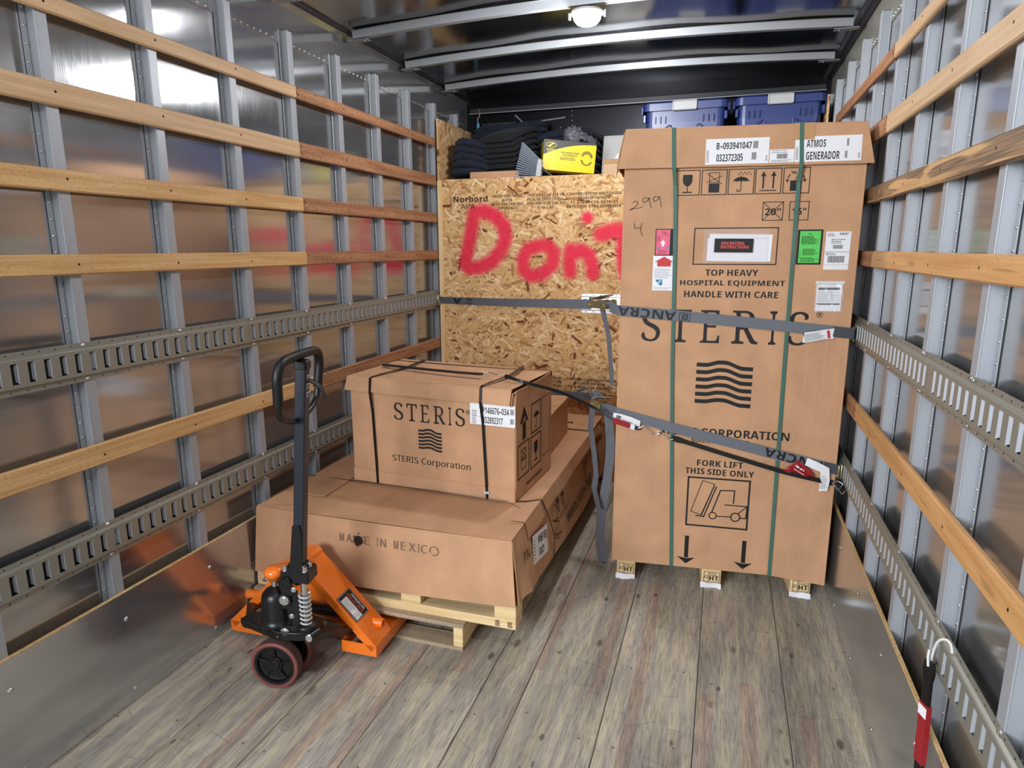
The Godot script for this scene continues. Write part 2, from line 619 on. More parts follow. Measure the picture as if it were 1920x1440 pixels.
	mat("blue_ink", Color8(60, 140, 180), 0.5)
	mat("pink_paper", Color8(232, 96, 124), 0.5)
	mat("green_paper", Color8(92, 206, 92), 0.5)
	mat("green_strap", Color8(70, 110, 98), 0.28, 0.0, {"clearcoat_enabled": true, "clearcoat": 0.5, "clearcoat_roughness": 0.2})
	mat("black_strap", Color(0.055, 0.055, 0.065), 0.3)
	mat("rubber", Color(0.03, 0.03, 0.032), 0.5)
	var wv := PackedByteArray()
	wv.resize(64 * 64)
	for k in 4096: wv[k] = 128 + int(60 * sin((k % 64) * TAU / 8.0) * cos((k / 64) * TAU / 16.0 + ((k % 64) / 8 % 2) * PI))
	mat("webbing", Color8(104, 108, 116), 0.7, 0.0, {"heightmap_enabled": true, "heightmap_texture": gray(64, 64, wv), "heightmap_scale": 0.08, "uv1_scale": Vector3(30, 30, 1), "rim_enabled": true, "rim": 0.3})
	mat("dark_webbing", Color8(70, 72, 78), 0.8, 0.0, {"heightmap_enabled": true, "heightmap_texture": M.webbing.heightmap_texture, "heightmap_scale": 0.1, "uv1_scale": Vector3(20, 20, 1)})
	mat("orange_paint", Color8(250, 124, 30), 0.32, 0.0, {"clearcoat_enabled": true, "clearcoat": 0.6, "clearcoat_roughness": 0.15})
	mat("black_paint", Color(0.06, 0.063, 0.07), 0.36)
	mat("slate_paint", Color(0.14, 0.155, 0.195), 0.34)
	mat("black_plastic", Color(0.04, 0.04, 0.043), 0.38)
	mat("tyre", Color8(134, 70, 62), 0.5)
	mat("tread", Color8(84, 60, 56), 0.75)
	mat("blue_plastic", Color8(40, 58, 116), 0.38, 0.0, {"clearcoat_enabled": true, "clearcoat": 0.25, "clearcoat_roughness": 0.3})
	mat("gray_plastic", Color8(186, 188, 186), 0.45)
	mat("bristle", Color8(134, 144, 156), 0.6)
	mat("white_plastic", Color(0.85, 0.85, 0.83), 0.4)
	mat("yellow_card", Color8(250, 226, 20), 0.4)
	mat("charcoal_card", Color8(58, 58, 56), 0.45)
	mat("blanket", Color8(22, 27, 44), 0.95, 0.0, {"rim_enabled": true, "rim": 0.2})
	mat("dark_blanket", Color8(20, 21, 24), 0.95, 0.0, {"rim_enabled": true, "rim": 0.2})
	mat("wrap_film", Color(0.9, 0.92, 0.95, 0.10), 0.08, 0.0, {"transparency": BaseMaterial3D.TRANSPARENCY_ALPHA})
	mat("lens_glow", Color(1, 1, 1), 0.4, 0.0, {"emission_enabled": true, "emission": Color(1, 0.98, 0.92), "emission_energy_multiplier": 4.0})
	mat("osb_side", W, 0.75, 0.0, {"albedo_texture": osb_tex(512, 512, 512.0, 22, 3600, [], PI / 2), "uv1_scale": Vector3(1, 1, 1)})
	mat("osb_loose", Color8(222, 178, 140), 0.75, 0.0, {"albedo_texture": M.osb_side.albedo_texture})
	# the front sheet: 2.0 m x 1.8 m at 410 pixels a metre, its sprayed warning included; pixels from x = -1.97, y = 2.11
	var pts := func(list: Array) -> Array:
		var o := []
		for p in list: o.append(V((p[0] + 1.97) * 410, (2.11 - p[1]) * 410))
		return o
	var R := 0.046 * 410
	var paint := [
		[R * 1.05] + pts.call([[-1.70, 1.86], [-1.735, 1.70], [-1.765, 1.56], [-1.77, 1.50]]),
		[R * 1.1] + pts.call([[-1.70, 1.875], [-1.62, 1.885], [-1.54, 1.85], [-1.48, 1.78], [-1.47, 1.70], [-1.50, 1.62], [-1.57, 1.54], [-1.66, 1.50], [-1.76, 1.495]]),
		[R] + pts.call([[-1.22, 1.65], [-1.30, 1.63], [-1.345, 1.56], [-1.335, 1.48], [-1.28, 1.44], [-1.20, 1.46], [-1.13, 1.52], [-1.12, 1.60], [-1.17, 1.65], [-1.22, 1.65]]),
		[R] + pts.call([[-1.005, 1.62], [-1.01, 1.55], [-1.005, 1.46]]),
		[R] + pts.call([[-1.0, 1.58], [-0.94, 1.62], [-0.88, 1.59], [-0.855, 1.52], [-0.85, 1.45]]),
		[R * 0.85] + pts.call([[-0.895, 1.83]]),
		[R * 1.1] + pts.call([[-0.80, 1.72], [-0.72, 1.745], [-0.64, 1.745], [-0.5, 1.74]]),
		[R] + pts.call([[-0.655, 1.74], [-0.65, 1.60], [-0.64, 1.5], [-0.62, 1.44]]),
	]
	mat("osb_front", W, 0.72, 0.0, {"albedo_texture": osb_tex(820, 738, 410.0, 21, 11000, paint), "uv1_scale": Vector3(1 / 2.0, -1 / 1.8, 1), "uv1_offset": Vector3(0, 2.11 / 1.8, 0)})
	for k in ["osb_front", "osb_side", "cardboard", "pale_rail", "red_rail", "floor_wood"]: M[k].metallic_specular = 0.3

# ---------------------------------------------------------------- the cargo body
func lights() -> void:
	var cam := Camera3D.new()
	cam.name = "camera"
	cam.position = V3(0, 1.634, 0)
	cam.rotation = V3(-0.206148779, 0.312810381, -0.002784)
	cam.fov = rad_to_deg(2.0 * atan(720.0 / 1220.592))
	cam.near = 0.02
	add_child(cam)
	cam.current = true
	var e := Environment.new()
	e.background_mode = Environment.BG_COLOR
	e.background_color = Color(0.93, 0.95, 1.0)
	e.background_energy_multiplier = 0.45
	e.tonemap_mode = Environment.TONE_MAPPER_LINEAR
	e.tonemap_exposure = 1.0
	e.sdfgi_enabled = true
	e.ssao_enabled = true
	e.ssil_enabled = true
	var we := WorldEnvironment.new()
	we.name = "surroundings"
	we.environment = e
	add_child(we)
	# the dock's lamps shine in through the open rear
	var a := AreaLight3D.new()
	a.name = "dock_light"
	a.area_size = V(2.4, 1.4)
	a.light_energy = 32.0
	a.light_color = Color(0.95, 0.97, 1.0)
	a.shadow_enabled = true
	a.area_range = 20.0
	a.position = V3(-2.3, 2.3, 2.8)
	add_child(a)
	a.look_at(V3(-0.7, 0.9, -2.6))

func dome_light(x: float, z: float, power: float, label: String) -> void:
	var t := thing("dome_light", label, "ceiling light", at(x, 2.735, z), "dome lights on the roof bows")
	put("base", mb().lathe([V(0, 0), V(0.075, 0), V(0.078, -0.01), V(0.07, -0.018), V(0, -0.018)]), M.gray_plastic, t)
	put("lens", mb().lathe([V(0.066, -0.017), V(0.064, -0.035), V(0.05, -0.052), V(0.025, -0.062), V(0, -0.065)], Transform3D.IDENTITY, 28, true), M.lens_glow, t)
	for s in [-1, 1]: put("clip", mb().ab(s * 0.085 - 0.006, s * 0.085 + 0.006, -0.03, 0.0, -0.006, 0.006, 0.001), M.bright_steel, t)
	var l := OmniLight3D.new()
	l.name = "glow"
	l.position = V3(0, -0.13, 0)
	l.light_energy = power
	l.light_color = Color(0.97, 0.98, 1.0)
	l.light_size = 0.06
	l.omni_range = 12.0
	l.omni_attenuation = 2.0
	l.shadow_enabled = true
	t.add_child(l)

func floor_and_ends() -> void:
	var f := setting("floor", "worn grey laminated hardwood plank floor of the truck body", "floor")
	put("underbody", mb().ab(-2.06, 0.64, -0.10, -0.031, ZB - 0.03, ZR), M.dark_rail, f)
	var xs := [-2.027, -1.702, -1.402, -1.090, -0.783, -0.625, -0.320, -0.007, 0.306, 0.609]
	for k in xs.size() - 1:
		var b := mb(Transform3D(Basis.IDENTITY, V3(0, 0, 0)), 2, V(k * 0.7, 0.0))
		b.ab(xs[k] + 0.0012, xs[k + 1] - 0.0012, -0.03, 0.0, ZB, ZR, 0.0025)
		var p := put("plank", b, M.floor_wood, f)
		# screws over the cross members
		var s := mb()
		rng.seed = 100 + k
		var z := ZR - 0.25
		while z > ZB:
			for u in [0.16, 0.84]:
				if xs[k + 1] - xs[k] < 0.2 and u > 0.5: continue
				var c := V3(lerpf(xs[k], xs[k + 1], u + rng.randf_range(-0.04, 0.04)), 0, z + rng.randf_range(-0.04, 0.04))
				s.cyl(c - UP * 0.002, c + UP * 0.0006, 0.0055, 0.0048, 10)
				s.ab(c.x - 0.003, c.x + 0.003, 0.0004, 0.0009, c.z - 0.0007, c.z + 0.0007)
			z -= 0.406
		put("floor_screws", s, M.faded_ink, p).set_meta("kind", "stuff")
	var g := setting("ground", "plain concrete dock behind the open rear of the truck", "ground")
	put("dock_slab", mb().ab(-6.0, 5.0, -0.25, -0.02, ZR + 0.06, 7.0), mat("concrete", Color(0.42, 0.41, 0.39), 0.85), g)
	var w := setting("wall_front", "dark smooth metal bulkhead at the front end of the cargo body", "wall")
	put("bulkhead_panel", mb().ab(-2.06, 0.64, 0, 2.86, ZB - 0.03, ZB), M.bulkhead_sheet, w)
	put("header", mb().ab(-1.98, 0.57, 2.665, 2.70, ZB, ZB + 0.05, 0.004), M.dark_rail, w)
	put("header_lip", mb().ab(-1.98, 0.57, 2.655, 2.663, ZB + 0.04, ZB + 0.065, 0.001), M.bow_paint, w)
	var br := mb().ab(-1.90, -1.60, 2.36, 2.60, ZB, ZB + 0.03, 0.012)
	put("backing_plate", br, M.dark_rail, w)
	var rv := mb()
	for k in 7: rv.cyl(V3(-1.56 + k * 0.06, 2.50 + (0.03 if k > 4 else 0.0), ZB), V3(-1.56 + k * 0.06, 2.50 + (0.03 if k > 4 else 0.0), ZB + 0.006), 0.007, 0.004, 8)
	for k in 4: rv.cyl(V3(-1.17, 2.54 + k * 0.035, ZB), V3(-1.17, 2.54 + k * 0.035, ZB + 0.006), 0.007, 0.004, 8)
	put("rivets", rv, M.bow_paint, w).set_meta("kind", "stuff")
	put("clearance_frame", mb().tube([V3(-1.62, 2.64, ZB + 0.01), V3(-1.55, 2.575, ZB + 0.01), V3(-1.22, 2.60, ZB + 0.01)], 0.008), M.bow_paint, w)

func post_shape(L: bool) -> MB:
	# a Z section in plan: flange on the skin, web facing the rear, flange carrying the rails
	var b := mb()
	var s := 1.0 if L else -1.0
	var h0 := 0.012
	var h1 := 2.62
	var d := 0.037 * s
	b.ab(0.0025 * s, 0.005 * s, h0, h1, 0.0026, 0.0185)
	b.ab(0.001 * s, d, h0, h1, -0.0025, 0.0)
	b.ab(d - 0.0025 * s, d, h0, h1, -0.039, 0.0)
	b.cyl(V3(d - 0.002 * s, h0, -0.002), V3(d - 0.002 * s, h1, -0.002), 0.0028, -1, 8)
	b.ab(0, d, h1 - 0.002, h1, -0.039, 0.0)
	return b

func rivet_rows(L: bool) -> MB:
	var b := mb()
	var s := 1.0 if L else -1.0
	for k in 50:
		var y := 0.10 + k * 0.0508
		b.lathe([V(0.0042, 0), V(0.0036, 0.0022), V(0, 0.0032)], Transform3D(Basis(Vector3(0, 0, 1), -PI / 2 * s), V3(0.005 * s, y, 0.0105)), 7, true)
	return b

func track_shape(len_: float) -> MB:
	# horizontal logistic track: x out of the wall, y up, z along; slots every 50.8 mm with lips folded inwards
	var b := mb()
	b.g = 2
	var pr := [V(0.0, -0.064), V(0.0025, -0.064), V(0.0025, -0.048), V(0.0125, -0.041)]
	for sg in [-1.0, 1.0]:
		for k in 3:
			var p: Vector2 = pr[k]
			var q: Vector2 = pr[k + 1]
			b.quad(V3(p.x, p.y * sg, 0), V3(q.x, q.y * sg, 0), V3(q.x, q.y * sg, -len_), V3(p.x, p.y * sg, -len_), V3(absf(q.y - p.y) + 0.0001, (1.0 if k == 0 else 0.7) * sg * absf(q.x - p.x), 0) if k > 0 else V3(0, sg, 0))
		b.quad(V3(0.0005, 0.062 * sg, 0), V3(0.0005, 0.045 * sg, 0), V3(0.0005, 0.045 * sg, -len_), V3(0.0005, 0.062 * sg, -len_), V3(-1, 0, 0))
		b.cyl(V3(0.0105, 0.0412 * sg, 0), V3(0.0105, 0.0412 * sg, -len_), 0.0024, -1, 8)
	var X := 0.0128
	var hy := 0.031
	var n := int(len_ / 0.0508)
	b.quad(V3(X, hy, 0), V3(X, 0.0415, 0), V3(X, 0.0415, -len_), V3(X, hy, -len_), V3(1, 0, 0))
	b.quad(V3(X, -hy, 0), V3(X, -0.0415, 0), V3(X, -0.0415, -len_), V3(X, -hy, -len_), V3(1, 0, 0))
	var z := 0.0
	for k in n:
		var a := -k * 0.0508 - 0.0145
		var e := a - 0.0215
		b.quad(V3(X, -hy, z), V3(X, hy, z), V3(X, hy, a), V3(X, -hy, a), V3(1, 0, 0))
		z = e
		for s in [[a, -1.0], [e, 1.0]]:
			b.quad(V3(X, -hy, s[0]), V3(X, hy, s[0]), V3(0.001, hy * 0.8, s[0] + s[1] * 0.005), V3(0.001, -hy * 0.8, s[0] + s[1] * 0.005), V3(0, 0, s[1]))
		for s in [-1.0, 1.0]:
			b.quad(V3(X, hy * s, a), V3(X, hy * s, e), V3(X - 0.003, hy * s, e), V3(X - 0.003, hy * s, a), V3(0, -s, 0))
	b.quad(V3(X, -hy, z), V3(X, hy, z), V3(X, hy, -len_), V3(X, -hy, -len_), V3(1, 0, 0))
	return b

func brightened_track_lips(len_: float) -> MB:
	# folded slot edges, a hair proud; caught light painted in with paler zinc
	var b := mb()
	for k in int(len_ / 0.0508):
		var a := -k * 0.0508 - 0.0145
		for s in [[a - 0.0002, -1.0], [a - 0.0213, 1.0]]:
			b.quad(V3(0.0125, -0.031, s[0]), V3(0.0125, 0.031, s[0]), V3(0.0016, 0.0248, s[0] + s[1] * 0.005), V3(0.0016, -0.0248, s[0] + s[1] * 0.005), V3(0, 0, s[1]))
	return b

func mirrored(b: MB) -> MB:
	for j in b.v.size():
		b.v[j].x = -b.v[j].x
		b.n[j].x = -b.n[j].x
	for j in range(0, b.i.size(), 3):
		var q := b.i[j + 1]
		b.i[j + 1] = b.i[j + 2]
		b.i[j + 2] = q
	return b

func bolt_shape(r := 0.0065) -> MB:
	return mb().lathe([V(r * 1.25, 0), V(r * 1.25, 0.0012), V(r, 0.0015), V(r * 0.9, 0.004), V(r * 0.45, 0.0055), V(0, 0.0056)], Transform3D(Basis(Vector3(0, 0, 1), -PI / 2), Vector3.ZERO), 12, true)

func side_wall(L: bool) -> void:
	var nm := "left" if L else "right"
	var s := 1.0 if L else -1.0
	var skin := LS if L else RS
	var front := LF if L else RF
	var z0 := -1.570 if L else -1.752
	var w := setting("wall_" + nm, "%s side wall of bare aluminium sheet riveted to galvanized posts" % nm, "wall")
	put("outer_skin", mb().ab(skin - 0.045 * s, skin - 0.006 * s, -0.1, 2.86, ZB - 0.03, ZR), M.dark_rail, w)
	var pm := post_shape(L).mesh()
	var rm := rivet_rows(L).mesh()
	var top := mb()
	for k in range(-7, 9):
		var z := z0 - 0.4064 * k
		if z > ZR - 0.02: continue
		# the sheet of the bay beyond this post
		var b := mb()
		b.uo = V(k * 0.37, 0)
		b.ab(skin - 0.006 * s, skin, 0.0, 2.60, maxf(z - 0.4064, ZB) + 0.0004, z - 0.0004)
		if z > ZB: put("aluminium_panel", b, M.aluminium_skin, w)
		if z < ZB + 0.03: continue
		var p := put("post", pm, M.zinc, w)
		p.position = V3(skin, 0, z)
		var rr := put("post_rivets", rm, M.bright_steel, p)
		rr.set_meta("kind", "stuff")
		for j in 8: top.lathe([V(0.006, 0), V(0.005, 0.003), V(0, 0.0045)], Transform3D(Basis(Vector3(0, 0, 1), -PI / 2 * s), V3(skin + 0.004 * s, 2.578, z - 0.06 - j * 0.041)), 8, true)
	var zf := z0
	while zf + 0.4064 < ZR - 0.02: zf += 0.4064
	put("aluminium_panel", mb().ab(skin - 0.006 * s, skin, 0.0, 2.60, zf + 0.0004, ZR), M.aluminium_skin, w)
	var rail := mb()
	rail.ab(skin - 0.004 * s, skin + 0.004 * s, 2.565, 2.80, ZB, ZR)
	rail.ab(skin, skin + 0.030 * s, 2.745, 2.755, ZB, ZR)
	put("top_rail", rail, M.aluminium_skin if L else M.track_steel, w)
	put("top_rivets", top, M.bright_steel, w).set_meta("kind", "stuff")
	put("roof_cove", mb().cyl(V3(skin + 0.022 * s, 2.768, ZB), V3(skin + 0.022 * s, 2.768, ZR), 0.02 if L else 0.034, -1, 14), M.dark_rail, w)
	# kick plate
	var kb := setting("baseboard_" + nm, "metal faced plywood kick plate along the foot of the %s wall" % nm, "kick plate")
	var kt := 0.432 if L else 0.436
	put("plywood", mb(Transform3D.IDENTITY, 2).ab(front, front + 0.012 * s, 0.0, kt, ZB, ZR, 0.001), M.plywood_edge, kb)
	var kf := mb().ab(front + 0.012 * s, front + 0.0135 * s, 0.004, kt - 0.003, ZB, ZR)
	put("metal_facing", kf, M.kick_metal, kb)
	for k in range(-3, 8):
		for y in [0.05, 0.33]:
			var o := put("kick_screw", bolt_shape(0.007), M.bright_steel, kb)
			o.transform = Transform3D(Basis(UP, 0.0 if L else PI), V3(front + 0.0135 * s, y, z0 - 0.4064 * k - 0.02))
	# wooden rails
	var rows := [[2.328, 2.381], [2.062, 2.134], [1.81, 1.876], [1.553, 1.618], [0.917, 0.991]]
	var nth := ["topmost", "second highest", "third highest", "fourth highest", "lowest"]
	var joint := -2.815 if L else -2.96
	for k in 5:
		for far in 2:
			var za := ZR if far == 0 else joint - 0.0008
			var zb := joint + 0.0008 if far == 0 else (-4.384 if k != 0 or not L else -4.384)
			if not L: zb = joint + 0.0008 if far == 0 else -4.384
			var m := "red_rail"
			if far == 0: m = "pale_rail" if k > 1 else "tan_rail"
			if not L and far == 0: m = ["tan_rail", "tan_rail", "worn_rail", "orange_rail", "orange_rail"][k]
			if not L and far == 1 and k == 2: m = "worn_rail"
			var b := mb(Transform3D.IDENTITY, 2, V(k * 0.31 + far * 0.17, k * 0.037 + (0.02 if L else 0.05)))
			b.ab(0, 0.018 * s, rows[k][0], rows[k][1], za, zb, 0.005)
			var look: String = {"pale_rail": "honey-coloured", "tan_rail": "pale tan", "worn_rail": "dark-streaked worn", "orange_rail": "orange-brown", "red_rail": "coarse red-brown"}[m]
			var t := thing("wooden_rail", "%s hardwood rail, %s on the %s wall, its %s length" % [look, nth[k], nm, "near" if far == 0 else "far"], "wooden rail", at(front, 0, 0), "hardwood rails on the side walls")
			put("board", b, M[m], t)
			for j in range(-7, 8):
				var z := z0 - 0.4064 * j - 0.022
				if z > za - 0.02 or z < zb + 0.02: continue
				var c := V3(0.018 * s, (rows[k][0] + rows[k][1]) * 0.5 + 0.006 * sin(j * 7.0 + k), z)
				put("screw", mb().cyl(c - V3(0.003 * s, 0, 0), c + V3(0.0003 * s, 0, 0), 0.0042, -1, 8), M.hole_black, t)
			if far == 1:
				for y in 2: put("screw", mb().cyl(V3(0.015 * s, rows[k][0] + 0.018 + y * 0.03, za - 0.012), V3(0.0183 * s, rows[k][0] + 0.018 + y * 0.03, za - 0.012), 0.0035, -1, 8), M.hole_black, t)
	# cargo tracks
	for k in 2:
		var yc := 1.271 if k == 0 else 0.6435
		var cut := -2.36 if L else -2.075
		if k == 1: cut = -2.362 if L else -1.90
		for far in 2:
			var za := ZR if far == 0 else cut
			var zb := cut if far == 0 else -4.372
			var t := thing("cargo_track", "slotted steel cargo track, the %s run on the %s wall, its %s length" % ["upper" if k == 0 else "lower", nm, "near" if far == 0 else "far"], "cargo track", Transform3D(Basis(UP, 0.0), V3(front, yc, za)), "slotted cargo tracks on the side walls")
			var sh := track_shape(za - zb - 0.001)
			var lips := brightened_track_lips(za - zb - 0.001)
			if not L:
				mirrored(sh)
				mirrored(lips)
			put("slot_lips", lips, M.zinc, t).set_meta("kind", "stuff")  # paler than the track, painting the light on the slot edges
			put("backing_strip", mb().ab(-0.003 * s, -0.001 * s, -0.045, 0.045, zb - za, 0.0), M.hole_black, t)  # added black strip paints the shade of the hollow behind the slots
			put("track", sh, M.track_steel, t)
			var dots := mb()
			for j in int((za - zb) / 0.0508):
				for y in [-0.0555, 0.0555]: dots.cyl(V3(0.0015 * s, y, -0.012 - j * 0.0508), V3(0.0028 * s, y, -0.012 - j * 0.0508), 0.0026, -1, 6)
			put("nail_holes", dots, M.hole_black, t).set_meta("kind", "stuff")  # black discs paint the shade of punched holes; nothing is cut
			for j in range(-7, 8):
				var z := z0 - 0.4064 * j - 0.010 - za
				if z > -0.02 or z < zb - za + 0.02: continue
				for y in [-0.0555, 0.0555]:
					var o := put("bolt", bolt_shape(), M.bright_steel, t)
					o.transform = Transform3D(Basis(UP, 0.0 if L else PI), V3(0.0025 * s, y, z))

func roof() -> void:
	var c := setting("ceiling", "smooth dark reflective roof sheet carried on pale cross bows", "ceiling")
	var crown := func(x: float) -> float:
		var u := (x + 0.71) / 1.31
		return 0.040 * (1.0 - u * u)
	put("roof_sheet", mb().surf(48, 120, func(u: float, v: float):
		var x := lerpf(LS - 0.02, RS + 0.02, u)
		var z := lerpf(ZR, ZB, v)
		return V3(x, 2.765 + crown.call(x) + 0.0035 * sin(z * 10.3 + sin(x * 2.1) * 1.4) * (0.5 + 0.5 * sin(x * 1.7 + z)) + 0.002 * sin(x * 9.0 + z * 2.0), z)), M.roof_sheet, c)
	put("roof_cap", mb().ab(-2.08, 0.66, 2.84, 2.87, ZB - 0.03, ZR), M.dark_rail, c)
	for k in range(-4, 5):
		var z := -3.345 - 0.612 * (k - 0)
		if k == 3 or z < ZB + 0.1 or z > ZR - 0.05: continue
		bow(c, z, crown)

func bow(c: Node3D, z: float, crown: Callable) -> void:
	var b := mb()
	b.g = 0
	# hat section swept across the crown
	var prof := [V(-0.034, 0.036), V(-0.024, 0.036), V(-0.017, 0.0), V(0.017, 0.0), V(0.024, 0.036), V(0.034, 0.036)]
	var nx := 24
	for s in nx:
		var xa := lerpf(-1.962, 0.540, float(s) / nx)
		var xb := lerpf(-1.962, 0.540, float(s + 1) / nx)
		for k in 5:
			var p: Vector2 = prof[k]
			var q: Vector2 = prof[k + 1]
			b.quad(V3(xa, 2.722 + p.y + crown.call(xa), z + p.x), V3(xb, 2.722 + p.y + crown.call(xb), z + p.x), V3(xb, 2.722 + q.y + crown.call(xb), z + q.x), V3(xa, 2.722 + q.y + crown.call(xa), z + q.x), V3(0, -1, 0 if k == 2 else (-0.5 if k < 2 else 0.5)))
	for xe in [-1.962, 0.540]: b.quad(V3(xe, 2.722, z - 0.017), V3(xe, 2.722, z + 0.017), V3(xe, 2.758, z + 0.024), V3(xe, 2.758, z - 0.024), V3(xe, 0, 0))
	var o := put("roof_bow", b, M.bow_paint, c)
	for sd in [-1, 1]:
		var cl := mb()
		var x0 := -1.962 if sd < 0 else 0.540
		cl.ab(x0 - 0.03 * -sd, x0 + 0.085 * -sd, 2.716, 2.7215, z - 0.022, z + 0.022, 0.001)
		cl.cyl(V3(x0 + 0.06 * -sd, 2.712, z), V3(x0 + 0.06 * -sd, 2.717, z), 0.006, -1, 8)
		put("bow_clip", cl, M.bow_paint, o)
	for sx in [-1.9, 0.48]: put("bow_rivet", mb().lathe([V(0.0, -0.004), V(0.005, -0.002), V(0.006, 0.0)], at(sx, 2.7215 + crown.call(sx), z - 0.006), 8, true), M.bright_steel, o)

# ---------------------------------------------------------------- cartons and pallets
const Z1 := 0.0012

func barcode(b: MB, x0: float, x1: float, y0: float, y1: float, z: float, sd: int, upright := true) -> void:
	rng.seed = sd
	var L := (x1 - x0) if upright else (y1 - y0)
	var p := 0.0
	while p < L - 0.001:
		var w := minf(rng.randf_range(0.0012, 0.004), L - p)
		if upright: b.rect(x0 + p, x0 + p + w * 0.6, y0, y1, z)
		else: b.rect(x0, x1, y0 + p, y0 + p + w * 0.6, z)
		p += w

func rows_of_print(b: MB, x0: float, x1: float, y0: float, y1: float, n: int, h: float, z: float, sd: int) -> void:
	# small print too fine to read: short dashes in lines
	rng.seed = sd
	for k in n:
		var y := lerpf(y1 - h, y0, float(k) / maxi(1, n - 1))
		var x := x0
		var end := x1 - rng.randf() * (x1 - x0) * 0.3
		while x < end:
			var w := rng.randf_range(h * 1.2, h * 4.0)
			b.rect(x, minf(x + w, end), y, y + h, z)
			x += w + h * 0.7

func icon(b: MB, kind: String, x0: float, y0: float, s: float, w: float, sy := 0.0) -> void:
	var c := V(x0 + s * 0.5, y0 + s * 0.5)
	match kind:
		"glass":
			var p := []
			for k in 9:
				var a := PI + PI * k / 8.0
				p.append(c + V(cos(a) * 0.2 * s, 0.12 * s + sin(a) * 0.26 * s))
			p.append(c + V(0.2, 0.34) * s)
			p.append(c + V(-0.2, 0.34) * s)
			b.poly(p, Z1)
			b.line([c + V(0, -0.1) * s, c + V(0, -0.38) * s], s * 0.035, Z1)
			b.line([c + V(-0.18, -0.39) * s, c + V(0.18, -0.39) * s], s * 0.05, Z1)
		"nostack":
			b.rect(c.x - 0.22 * s, c.x + 0.22 * s, c.y - 0.42 * s, c.y - 0.04 * s, Z1)
			b.frame(c.x - 0.2 * s, c.x + 0.2 * s, c.y, c.y + 0.4 * s, s * 0.025, Z1)
			b.line([c + V(-0.32, 0.38) * s, c + V(0.3, -0.06) * s], s * 0.025, Z1)
			b.line([c + V(0.32, 0.26) * s, c + V(-0.32, 0.0) * s], s * 0.025, Z1)
		"umbrella":
			var p := []
			for k in 17:
				var a := PI * k / 16.0
				p.append(c + V(cos(a) * 0.32 * s, 0.0 + sin(a) * 0.2 * s))
			for k in range(1, 12):
				p.append(c + V(-0.32 + 0.64 * k / 12.0, 0.0 + 0.035 * absf(sin(k * PI / 3.0))) * s)
			b.poly(p, Z1)
			b.line([c + V(0, 0.24) * s, c + V(0, -0.32) * s], s * 0.03, Z1)
			b.arc(c + V(-0.08, -0.32) * s, 0.08 * s, 0, -PI, s * 0.035, Z1, 10)
			if sy == 0.0:
				for k in 7: b.line([c + V(-0.12 + k * 0.08, 0.28 + 0.07 * (k % 2)) * s, c + V(-0.09 + k * 0.08, 0.33 + 0.07 * (k % 2)) * s], s * 0.03, Z1)
		"up":
			for d in [-0.2, 0.2]:
				b.rect(c.x + d * s - 0.03 * s, c.x + d * s + 0.03 * s, c.y - 0.3 * s, c.y + 0.2 * s, Z1)
				b.poly([c + V(d - 0.11, 0.2) * s, c + V(d + 0.11, 0.2) * s, c + V(d, 0.4) * s], Z1)
			b.rect(c.x - 0.33 * s, c.x + 0.33 * s, c.y - 0.4 * s, c.y - 0.36 * s, Z1)
		"noroll":
			b.rect(c.x - 0.24 * s, c.x + 0.2 * s, c.y - 0.42 * s, c.y + 0.0 * s, Z1)
			for k in 4: b.arc(c + V(-0.02, 0.0) * s, 0.34 * s, 0.12 + k * 0.75, 0.12 + k * 0.75 + 0.5, s * 0.035, Z1, 6)
			for d in [-0.36, 0.32]: b.poly([c + V(d - 0.08, 0.04) * s, c + V(d, -0.08) * s, c + V(d + 0.08, 0.04) * s], Z1)
			b.line([c + V(-0.25, 0.4) * s, c + V(0.25, 0.12) * s], s * 0.025, Z1)
			b.line([c + V(0.12, 0.42) * s, c + V(-0.05, 0.02) * s], s * 0.025, Z1)
		"bars":
			b.frame(c.x - 0.26 * s, c.x + 0.26 * s, c.y - 0.4 * s, c.y - 0.02 * s, s * 0.03, Z1)
			b.frame(c.x - 0.26 * s, c.x + 0.26 * s, c.y + 0.02 * s, c.y + 0.4 * s, s * 0.03, Z1)
			b.line([c + V(-0.26, 0.02) * s, c + V(0.26, 0.4) * s], s * 0.03, Z1)
			b.line([c + V(0.26, 0.02) * s, c + V(-0.26, 0.4) * s], s * 0.03, Z1)

func waves(b: MB, x0: float, x1: float, y0: float, y1: float, n: int, th: float) -> void:
	for k in n:
		var yc := lerpf(y1 - th * 0.5, y0 + th * 0.5, float(k) / (n - 1))
		var m := 28
		for s in m:
			var pp := []
			for e in [0, 1]:
				var u := float(s + e) / m
				var y := yc
				if u < 0.5: y += (0.82 * th) * (1.0 - k * 0.06) * smoothstep(0.16, 0.42, u)
				else: y += lerpf(0.82 * th * (1.0 - k * 0.06), -0.5 * th, smoothstep(0.5, 0.84, u))
				y += 0.25 * th * (0.5 - u)
				pp.append(V(lerpf(x0, x1, u), y))
			b.quad(V3(pp[0].x, pp[0].y - th * 0.5, Z1), V3(pp[1].x, pp[1].y - th * 0.5, Z1), V3(pp[1].x, pp[1].y + th * 0.5, Z1), V3(pp[0].x, pp[0].y + th * 0.5, Z1), V3(0, 0, 1))

func word(b: MB, letters: Array, y0: float, y1: float) -> void:
	# roman capitals, one rectangle a letter
	for l in letters: b.text(l[0], F.serif, l[1], l[2], y0, y1, Z1)

